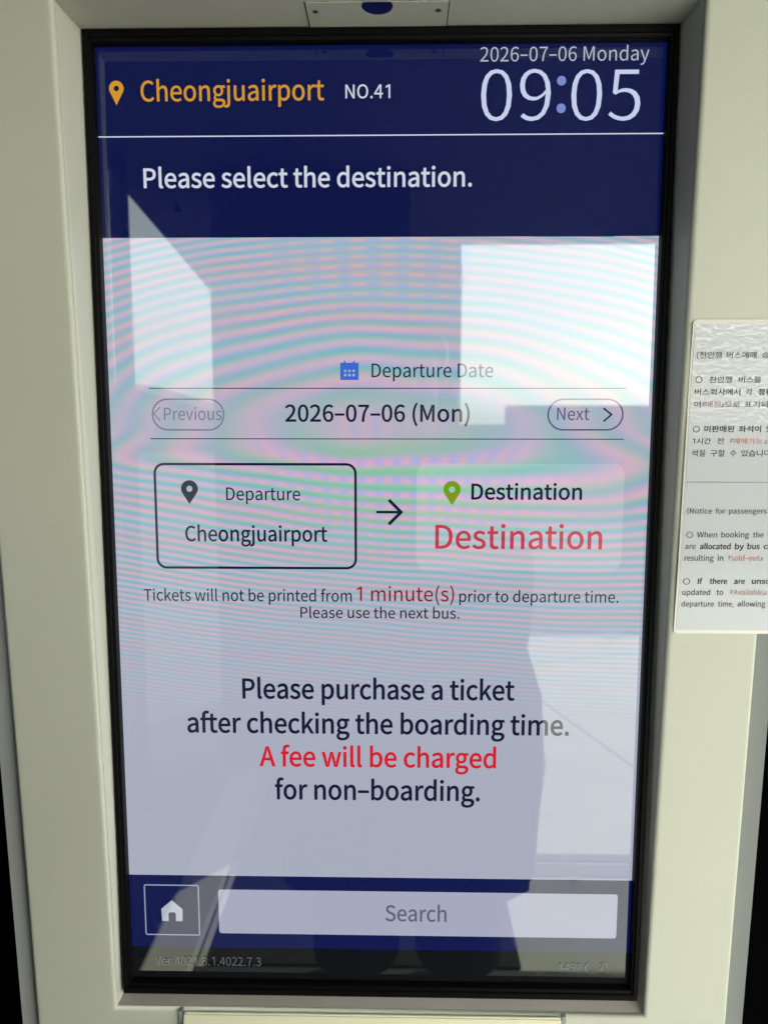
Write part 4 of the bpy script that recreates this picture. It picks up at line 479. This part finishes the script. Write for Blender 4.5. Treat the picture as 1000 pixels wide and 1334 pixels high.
for cxr, cyr in ((x0, y0), (x1, y0), (x1, y1), (x0, y1)):
    ang = math.atan2(cyr - hy, cxr - hx) % (2 * math.pi); i = round(ang / (2 * math.pi / N)) % N
    rect_[i] = (cxr, cyr)
def ringv(pts, t): return [bm.verts.new((x, y, zTop(y) - t)) for x, y in pts]
ro, hi_, ro2, hi2 = ringv(rect_, .0011), ringv(hole, .0011), ringv(rect_, .0004), ringv(hole, .0004)
for i in range(N):
    j = (i + 1) % N
    bm.faces.new((ro[i], ro[j], hi_[j], hi_[i])); bm.faces.new((ro2[j], ro2[i], ro[i], ro[j])) if False else bm.faces.new((ro[j], ro[i], ro2[i], ro2[j]))
    bm.faces.new((hi_[i], hi_[j], hi2[j], hi2[i]))
plate = mesh_obj('camera_plate', bm, M['reveal'], kiosk)
plate_gap.parent = plate
bm = bmesh.new(); slab(bm, [(hx + (hr - .0002) * math.cos(2 * math.pi * i / N), hy + (hr - .0002) * math.sin(2 * math.pi * i / N)) for i in range(N)], .0004, .00065)
mesh_obj('camera_lens', bm, M['lens'], plate)
for kx in ('s1', 's2'):
    sx, sy = pd[kx][0], pd[kx][1]
    bm = bmesh.new(); slab(bm, circ(sx, sy, .0026, 20), .0011, .0019); slab(bm, circ(sx, sy, .0012, 6), .0019, .00195)
    for f in list(bm.faces)[-8:]: f.material_index = 1
    mesh_obj('screw', bm, [M['metal'], M['dark']], plate)

# pale tilted panel below the screen
bm = bmesh.new()
x0, x1 = -.2073, .1925
zt_ = .7646
pts = [(yF(zt_, .0003), zt_), (yF(zt_, .004), zt_ - .0008), (yF(.55, .075), .55), (yF(.55, .0003), .545)]
a = [bm.verts.new((x0, y, z)) for y, z in pts]; b = [bm.verts.new((x1, y, z)) for y, z in pts]
bm.faces.new(a); bm.faces.new(b)
for i in range(4): bm.faces.new((a[i], a[(i + 1) % 4], b[(i + 1) % 4], b[i]))
bmesh.ops.recalc_face_normals(bm, faces=bm.faces)
bmesh.ops.bevel(bm, geom=[e for e in bm.edges], offset=.0012, segments=2, affect='EDGES')
mesh_obj('lower_panel', bm, M['shelf'], kiosk)
for xx in (x0 - .0052, x1 + .0012):
    bm = bmesh.new(); add_box(bm, xx, yF(zt_, .0025), .53, xx + .004, yF(zt_, -.004), zt_ + .0008)
    mesh_obj('panel_seam', bm, M['trim'], kiosk)

# bezel: black frame with an inner step
bm = bmesh.new()
ix, iz = .0074, .0107
prof = [(0, .0064), (0, -.0050), (.0008, -.0058), (.0040, -.0058), (.0047, -.0048), (.0047, -.0034), (.0068, -.0030), (.0074, -.0018), (.0074, .0064)]
rings = []
for d, y in prof:
    e = d * iz / ix
    rings.append([bm.verts.new((sx * (BW - d), y, (ZT - e) if sz > 0 else (ZB + e))) for sx, sz in ((-1, -1), (1, -1), (1, 1), (-1, 1))])
for k_ in range(len(rings)):
    A, B = rings[k_], rings[(k_ + 1) % len(rings)]
    for i in range(4): bm.faces.new((A[i], A[(i + 1) % 4], B[(i + 1) % 4], B[i]))
mesh_obj('bezel', bm, M['bezel'], kiosk)

# display
YD = .0070
AX = BW - ix + .0035; AT = ZT - iz + .0035; AB = ZB + iz - .0035
def slab_sheet(name, x0, z0, x1, z1, y, mat, parent, r=0):
    return shape(name, [rrect(x0, z0, x1, z1, r)] if r else [[(x0, z0), (x1, z0), (x1, z1), (x0, z1)]], y, mat, parent)
bm = bmesh.new(); add_box(bm, -AX, YD, AB, AX, YD + .006, AT)
disp = mesh_obj('display', bm, K['off'], kiosk)

L1, L2, L3, L4 = YD - .0002, YD - .0004, YD - .0006, YD - .0008
T = D['text']
HZ, GZ, NZ = D['headz'], D['pagez'], D['navyz']
head = slab_sheet('header_bar', -AX, HZ, AX, AT, L1, K['navy'], kiosk)
page = slab_sheet('page_area', -AX, GZ, AX, HZ, L1, K['page'], kiosk)
foot = slab_sheet('footer_bar', -AX, NZ, AX, GZ, L1, K['navy2'], kiosk)
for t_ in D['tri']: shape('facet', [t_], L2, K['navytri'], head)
lettering('lettering', T['station'], L3, K['orange'], head, .012)
lettering('lettering', T['no'], L3, K['white'], head, .008)
lettering('lettering', T['date'], L3, K['dim'], head, -.004)
lettering('lettering', T['head'], L3, K['white'], head, .020)
ck = lettering('clock_digits', T['clock'], L3, K['digits'], head, -.012)
d0, d1, dr = D['dots']
shape('clock_colon', [circ(d0[0], d0[1], dr), circ(d1[0], d1[1], dr)], L3, K['colon'], head)
def rule(name, l, th, mat, parent): return slab_sheet(name, l[0], l[2] - th / 2, l[1], l[2] + th / 2, L3, mat, parent)
rule('divider_line', D['lines']['head'], .0011, K['white'], head)
shape('location_pin', pin_loops(D['pins'][0]), L3, K['orange'], head)
# page texts
rule('divider_line', D['lines']['l1'], .0009, K['ink'], page); rule('divider_line', D['lines']['l2'], .0009, K['ink'], page)
c0 = D['cal']; cw = c0[2] - c0[0]; chh = c0[3] - c0[1]
lp = [rrect(c0[0], c0[1], c0[2], c0[3] - chh * .10, .0006, 3)]
for i in range(3):
    for j in range(2):
        cx, cz = c0[0] + cw * (.27 + .23 * i), c0[1] + chh * (.26 + .22 * j); h = cw * .065
        lp.append([(cx - h, cz - h), (cx - h, cz + h), (cx + h, cz + h), (cx + h, cz - h)])
ic = outline_mesh('calendar_icon', [(lp, 0, 0), ([[(c0[0] + cw * f, c0[3] - chh * .101), (c0[0] + cw * (f + .09), c0[3] - chh * .101), (c0[0] + cw * (f + .09), c0[3]), (c0[0] + cw * f, c0[3])] for f in (.2, .71)], 0, 0)], lambda z: L3, K['blue'], page)
lettering('lettering', T['depdate'], L3, K['soft'], page, .004)
lettering('lettering', T['day'], L3, K['ink'], page, .02)
lettering('lettering', T['t1'], L3, K['soft'], page, .008)
lettering('lettering', T['t2'], L3, K['maroon'], page, .008)
lettering('lettering', T['t3'], L3, K['soft'], page, .008)
lettering('lettering', T['t4'], L3, K['soft'], page, .008)
lettering('lettering', T['p1'], L3, K['ink'], page, .024)
lettering('lettering', T['p2'], L3, K['ink'], page, .024)
lettering('lettering', T['p3'], L3, K['red'], page, .024)
lettering('lettering', T['p4'], L3, K['ink'], page, .024)
def ring_loops(b, r, th):
    return [rrect(*b, r), list(reversed(rrect(b[0] + th, b[1] + th, b[2] - th, b[3] - th, max(r - th, .0002))))]
def stroke(pts, th):
    """polyline of constant width as one closed loop with mitred corners"""
    n = len(pts); L, R = [], []
    for i, p in enumerate(pts):
        p = Vector(p); ds = []
        if i: ds.append((p - Vector(pts[i - 1])).normalized())
        if i < n - 1: ds.append((Vector(pts[i + 1]) - p).normalized())
        t = sum(ds, Vector((0, 0))).normalized(); nrm = Vector((-t.y, t.x))
        k = th / 2 / max(.3, nrm.dot(Vector((-ds[0].y, ds[0].x))))
        L.append(tuple(p + nrm * k)); R.append(tuple(p - nrm * k))
    return L + R[::-1]
b = D['prev']; r = (b[3] - b[1]) / 2
pv = shape('previous_button', ring_loops(b, r, .0015), L2, K['grey'], kiosk)
lettering('lettering', T['prev'], L3, K['grey'], pv, .0)
cp = D['chevp']; shape('chevron', [stroke([cp[1], cp[0], cp[2]], .0010)], L3, K['grey'], pv)
b = D['next']; r = (b[3] - b[1]) / 2
K['nextc'] = screen_mat('display_next', (84, 84, 122))
nx = shape('next_button', ring_loops(b, r, .0016), L2, K['nextc'], kiosk)
lettering('lettering', T['next'], L3, K['nextc'], nx, .006)
cp = D['chevn']; shape('chevron', [stroke([cp[1], cp[0], cp[2]], .0017)], L3, K['soft'], nx)
db = shape('departure_box', ring_loops(D['depbox'], .0105, .0025), L2, K['ink'], kiosk)
shape('location_pin', pin_loops(D['pins'][1]), L3, K['ink'], db)
lettering('lettering', T['dep'], L3, K['soft'], db, .006)
lettering('lettering', T['depname'], L3, K['ink'], db, .018)
(ax, az), (bx_, bz), hh = D['arrow']; th = .0026
shape('arrow_icon', [[(ax, az - th / 2), (bx_ - .003, az - th / 2), (bx_ - .003, az + th / 2), (ax, az + th / 2)]] , L3, K['ink'], page)
shape('arrow_head', [stroke([(bx_ - hh - .0005, az + hh), (bx_ - .0006, az), (bx_ - hh - .0005, az - hh)], .0031)], L4, K['ink'], page)
ds = slab_sheet('destination_box', *D['destbox'], L2, K['card'], kiosk, .0105)
shape('location_pin', pin_loops(D['pins'][2]), L3, K['green'], ds)
lettering('lettering', T['dest'], L3, K['ink'], ds, .026)
lettering('lettering', T['destbig'], L3, K['rose'], ds, .016)
# footer
hb = shape('home_button', ring_loops(D['home'], .0022, .0013), L2, K['line'], kiosk)
h0 = D['house']; hw = h0[2] - h0[0]; hhh = h0[3] - h0[1]
px = lambda f: h0[0] + hw * f
pz = lambda f: h0[1] + hhh * f
shape('house_icon', [[(px(.05), pz(0)), (px(.34), pz(0)), (px(.34), pz(.36)), (px(.40), pz(.42)), (px(.60), pz(.42)), (px(.66), pz(.36)), (px(.66), pz(0)), (px(.95), pz(0)), (px(.97), pz(.58)), (px(.5), pz(1)), (px(.03), pz(.58))]], L3, K['dim'], hb)
sb = slab_sheet('search_button', *D['searchbox'], L2, K['button'], kiosk, .003)
lettering('lettering', T['search'], L3, K['btext'], sb, .016)
lettering('version_text', T['ver'], L3, K['foot'], disp, .0)
lettering('version_text', T['cnt'], L3, K['foot'], disp, -.004)

# ------------------------------------------------------------------ laminated notice on the right of the panel
M['pouch'] = paint('laminate_edge', (.62, .62, .52), .18, .5, bump=.08, bscale=90, coat=.6)
M['paper'] = paint('laminated_paper', (.42, .46, .44), .30, .5, var=.02, coat=.0)
def laminate():
    m = M['paper']; t = m.node_tree; p = t.nodes['Principled BSDF']
    tc = t.nodes.new('ShaderNodeTexCoord')
    n = t.nodes.new('ShaderNodeTexNoise'); n.inputs['Scale'].default_value = 240; n.inputs['Detail'].default_value = 2
    b = t.nodes.new('ShaderNodeBump'); b.inputs['Strength'].default_value = .28; b.inputs['Distance'].default_value = .0015
    t.links.new(tc.outputs['Object'], n.inputs['Vector']); t.links.new(n.outputs['Fac'], b.inputs['Height'])
    t.links.new(b.outputs[0], p.inputs['Coat Normal'])
    p.inputs['Coat Weight'].default_value = 1; p.inputs['Coat Roughness'].default_value = .12
laminate()
nt0, nt1, np0, np1 = D['notice']
nx0, nz1, nz0 = (nt0[0] + nt1[0]) / 2, nt0[2], nt1[2]
px0, pz1, pz0 = (np0[0] + np1[0]) / 2, np0[2], np1[2]
NW = .212
notice = link(bpy.data.objects.new('notice', None)); notice.location = (0, 0, 0); notice.empty_display_size = .1
tag(notice, 'laminated white paper notice in Korean and English stuck on the right of the beige panel', 'notice')
def warp(z): return .0007 * math.sin(z * 21) + .0003 * math.sin(z * 47)
def sheet3(name, pts, off, th, mat, parent, nxs=4, nzs=48):
    x0 = min(p[0] for p in pts); x1 = max(p[0] for p in pts); z0 = min(p[1] for p in pts); z1 = max(p[1] for p in pts)
    bm = bmesh.new()
    vs = [bm.verts.new((x, 0, z)) for x, z in pts]; bm.faces.new(vs)
    for i in range(1, nxs): bmesh.ops.bisect_plane(bm, geom=bm.verts[:] + bm.edges[:] + bm.faces[:], plane_co=(x0 + (x1 - x0) * i / nxs, 0, 0), plane_no=(1, 0, 0))
    for i in range(1, nzs): bmesh.ops.bisect_plane(bm, geom=bm.verts[:] + bm.edges[:] + bm.faces[:], plane_co=(0, 0, z0 + (z1 - z0) * i / nzs), plane_no=(0, 0, 1))
    r = bmesh.ops.extrude_face_region(bm, geom=bm.faces[:])
    ev = {v for v in r['geom'] if isinstance(v, bmesh.types.BMVert)}
    for v in bm.verts: v.co.y = yF(v.co.z, off + warp(v.co.z)) - (th if v in ev else 0)
    return mesh_obj(name, bm, mat, parent, smooth=False)
sheet3('laminate_pouch', rrect(nx0, nz0, nx0 + NW, nz1, .004, 5), .0011, .0005, M['pouch'], notice)
sheet3('paper_sheet', rrect(px0, pz0, nx0 + NW - .0025, pz1, .0005, 2), .0016, .0003, M['paper'], notice)
NI = [paint('print_grey', (.045, .05, .05), .5, .3), paint('print_black', (.02, .022, .022), .5, .3), paint('print_red', (.44, .20, .16), .5, .3)]
lz = lambda z: yF(z, .0016 + .0003 + .00035 + warp(z))
for line in D['nlines']:
    gs = []
    for t in line:
        t = dict(t)
        if t['s'] == 'O': t['s'] = '◯'
        mi = 2 if t['c'] == 'r' else (1 if t['b'] else 0)
        for g in text_loops(t): gs.append((thicken(g, t['cap'] * (.7 if han(t['s']) else 1) * (.026 if t['b'] else .008)), mi, 0))
    outline_mesh('text_line', gs, lz, NI, notice)
slab_ = D['ndiv']
shape('divider_line', [[(slab_[0], slab_[1] - .0002), (nx0 + NW - .012, slab_[1] - .0002), (nx0 + NW - .012, slab_[1] + .0002), (slab_[0], slab_[1] + .0002)]], lz, NI[0], notice)

# ------------------------------------------------------------------ the person mirrored in the screen
def skin(name, joints, links, root, mat, parent, sub=2):
    """continuous body grown over a skeleton: joints = {name: (co, radius)}"""
    ks = list(joints); me = bpy.data.meshes.new(name)
    me.from_pydata([joints[k][0] for k in ks], [(ks.index(a), ks.index(b)) for a, b in links], [])
    o = bpy.data.objects.new(name, me); COL.objects.link(o)
    md = o.modifiers.new('skin', 'SKIN'); md.use_smooth_shade = True
    if not me.skin_vertices: me.attributes.new('skin_vertex', 'FLOAT', 'POINT') if False else None
    bmx = bmesh.new(); bmx.from_mesh(me); ly = bmx.verts.layers.skin.verify()
    for v, k in zip(bmx.verts, ks):
        rr = joints[k][1]; v[ly].radius = rr if isinstance(rr, tuple) else (rr, rr); v[ly].use_root = (k == root)
    bmx.to_mesh(me); bmx.free()
    s = o.modifiers.new('sub', 'SUBSURF'); s.levels = sub; s.render_levels = sub
    bpy.context.view_layer.update()
    fm = bpy.data.meshes.new_from_object(o.evaluated_get(bpy.context.evaluated_depsgraph_get()))
    bpy.data.objects.remove(o); fm.materials.clear(); fm.materials.append(mat)
    for f in fm.polygons: f.use_smooth = True
    r = bpy.data.objects.new(name, fm); COL.objects.link(r); r.parent = parent
    return r
per = link(bpy.data.objects.new('person', None)); per.location = (.045, -.99, 0); per.empty_display_size = .2; per.scale = (.98, .98, .94)
tag(per, 'person in a dark coat facing the kiosk, mirrored as the dark figure on the screen', 'person')
skinm = paint('skin', (.36, .22, .16), .5, .4); cloth = paint('dark_coat', (.012, .013, .017), .85, .2, bump=.2, bscale=250); trous = paint('dark_trousers', (.02, .02, .024), .85, .2)
hairm = paint('black_hair', (.012, .010, .009), .45, .4); shoe = paint('black_shoes', (.015, .015, .015), .4, .4)
J = {'pelvis': ((0, 0, .92), .13), 'waist': ((0, 0, 1.06), (.135, .10)), 'chest': ((0, -.01, 1.24), (.15, .11)), 'upper': ((0, -.01, 1.37), (.11, .08)),
     'neck': ((0, 0, 1.46), .052), 'skull0': ((0, .015, 1.53), (.066, .075)), 'skull1': ((0, .005, 1.61), (.076, .090)), 'skull2': ((0, -.005, 1.67), (.062, .07))}
LK = [('pelvis', 'waist'), ('waist', 'chest'), ('chest', 'upper'), ('upper', 'neck'), ('neck', 'skull0'), ('skull0', 'skull1'), ('skull1', 'skull2')]
for s, n in ((-1, 'l'), (1, 'r')):
    J.update({n + 'sh': ((s * .17, -.01, 1.37), .055), n + 'el': ((s * .235, -.03, 1.10), .042), n + 'wr': ((s * .225, .04, .87), .028), n + 'pa': ((s * .222, .055, .80), (.020, .036)),
              n + 'hip': ((s * .09, 0, .84), .088), n + 'kn': ((s * .115, .015, .48), .056), n + 'an': ((s * .125, -.02, .09), .038), n + 'ft': ((s * .145, .13, .035), (.04, .028))})
    LK += [('upper', n + 'sh'), (n + 'sh', n + 'el'), (n + 'el', n + 'wr'), (n + 'wr', n + 'pa'), ('pelvis', n + 'hip'), (n + 'hip', n + 'kn'), (n + 'kn', n + 'an'), (n + 'an', n + 'ft')]
    for i, (dy, ln) in enumerate(((-.024, .062), (-.008, .074), (.009, .070), (.025, .055))):
        a, b_, c_ = (s * .222, .055 + dy, .775), (s * .220, .058 + dy, .775 - ln * .55), (s * .212, .062 + dy, .775 - ln)
        J.update({f'{n}f{i}a': (a, .0095), f'{n}f{i}b': (b_, .0088), f'{n}f{i}c': (c_, .0075)})
        LK += [(n + 'pa', f'{n}f{i}a'), (f'{n}f{i}a', f'{n}f{i}b'), (f'{n}f{i}b', f'{n}f{i}c')]
    J.update({n + 't0': ((s * .214, .092, .825), .011), n + 't1': ((s * .205, .108, .785), .0095)}); LK += [(n + 'wr', n + 't0'), (n + 't0', n + 't1')]
body = skin('body', J, LK, 'pelvis', skinm, per)
# face details are welded into the body mesh
bm = bmesh.new(); bm.from_mesh(body.data)
def ell(bm, c, r, mi=0):
    q = bmesh.ops.create_uvsphere(bm, u_segments=16, v_segments=10, radius=1)
    for v in q['verts']: v.co = Vector((c[0] + v.co.x * r[0], c[1] + v.co.y * r[1], c[2] + v.co.z * r[2]))
    for f in {f for v in q['verts'] for f in v.link_faces}: f.material_index = mi; f.smooth = True
ell(bm, (0, .095, 1.575), (.012, .022, .026)); ell(bm, (0, .085, 1.535), (.024, .012, .006), 1)
for s in (-1, 1):
    ell(bm, (s * .030, .080, 1.605), (.011, .010, .008), 2); ell(bm, (s * .076, 0, 1.585), (.012, .02, .032))
bm.to_mesh(body.data); bm.free()
body.data.materials.append(paint('lips', (.30, .12, .10), .4, .4)); body.data.materials.append(paint('eyes', (.03, .02, .02), .2, .5))
# hair cap
bm = bmesh.new(); ell(bm, (0, -.02, 1.635), (.090, .102, .088))
bmesh.ops.delete(bm, geom=[v for v in bm.verts if v.co.y > .045 and v.co.z < 1.655 or v.co.z < 1.56], context='VERTS')
mesh_obj('hair', bm, hairm, per, smooth=True)
# coat: flared body with sleeves
bm = bmesh.new()
rows = [(.30, .31, .165), (.45, .318, .17), (.60, .335, .178), (.66, .33, .178), (.80, .318, .172), (.95, .27, .158), (1.10, .192, .148), (1.24, .196, .145), (1.36, .186, .12), (1.42, .125, .09), (1.46, .075, .07), (1.485, .07, .066)]
R_ = []
for z, a, b_ in rows:
    R_.append([bm.verts.new((a * math.cos(t * math.pi / 16) * (1 + .02 * math.sin(t * 3 + z * 5)), -.005 + b_ * math.sin(t * math.pi / 16) * (1 + .03 * math.sin(t * 2.2 + z * 9)), z)) for t in range(32)])
for A, B in zip(R_, R_[1:]):
    for i in range(32): bm.faces.new((A[i], A[(i + 1) % 32], B[(i + 1) % 32], B[i]))
def tube(bm, pts, n=18):
    rg = []
    for i, (p, r) in enumerate(pts):
        p = Vector(p); q = Vector(pts[min(i + 1, len(pts) - 1)][0]) - Vector(pts[max(i - 1, 0)][0]); q.normalize()
        u = q.cross(Vector((0, 1, 0))).normalized(); v = q.cross(u)
        rg.append([bm.verts.new(p + u * r * math.cos(2 * math.pi * k / n) + v * r * math.sin(2 * math.pi * k / n)) for k in range(n)])
    for A, B in zip(rg, rg[1:]):
        for i in range(n): bm.faces.new((A[i], A[(i + 1) % n], B[(i + 1) % n], B[i]))
for s in (-1, 1):
    tube(bm, [((s * .12, -.01, 1.395), .06), ((s * .175, -.01, 1.365), .074), ((s * .21, -.02, 1.24), .066), ((s * .243, -.03, 1.10), .060), ((s * .24, 0, .99), .053), ((s * .228, .035, .885), .046)])
mesh_obj('coat', bm, cloth, per, smooth=True)
for s in (-1, 1):
    bm = bmesh.new(); tube(bm, [((s * .115, 0, .82), .125), ((s * .128, .012, .48), .12), ((s * .13, -.015, .085), .11)])
    mesh_obj('trouser_leg', bm, trous, per, smooth=True)
    bm = bmesh.new(); add_box(bm, s * .14 - .05, -.09, 0, s * .14 + .05, .19, .10, .04, 4)
    mesh_obj('shoe', bm, shoe, per, smooth=True)
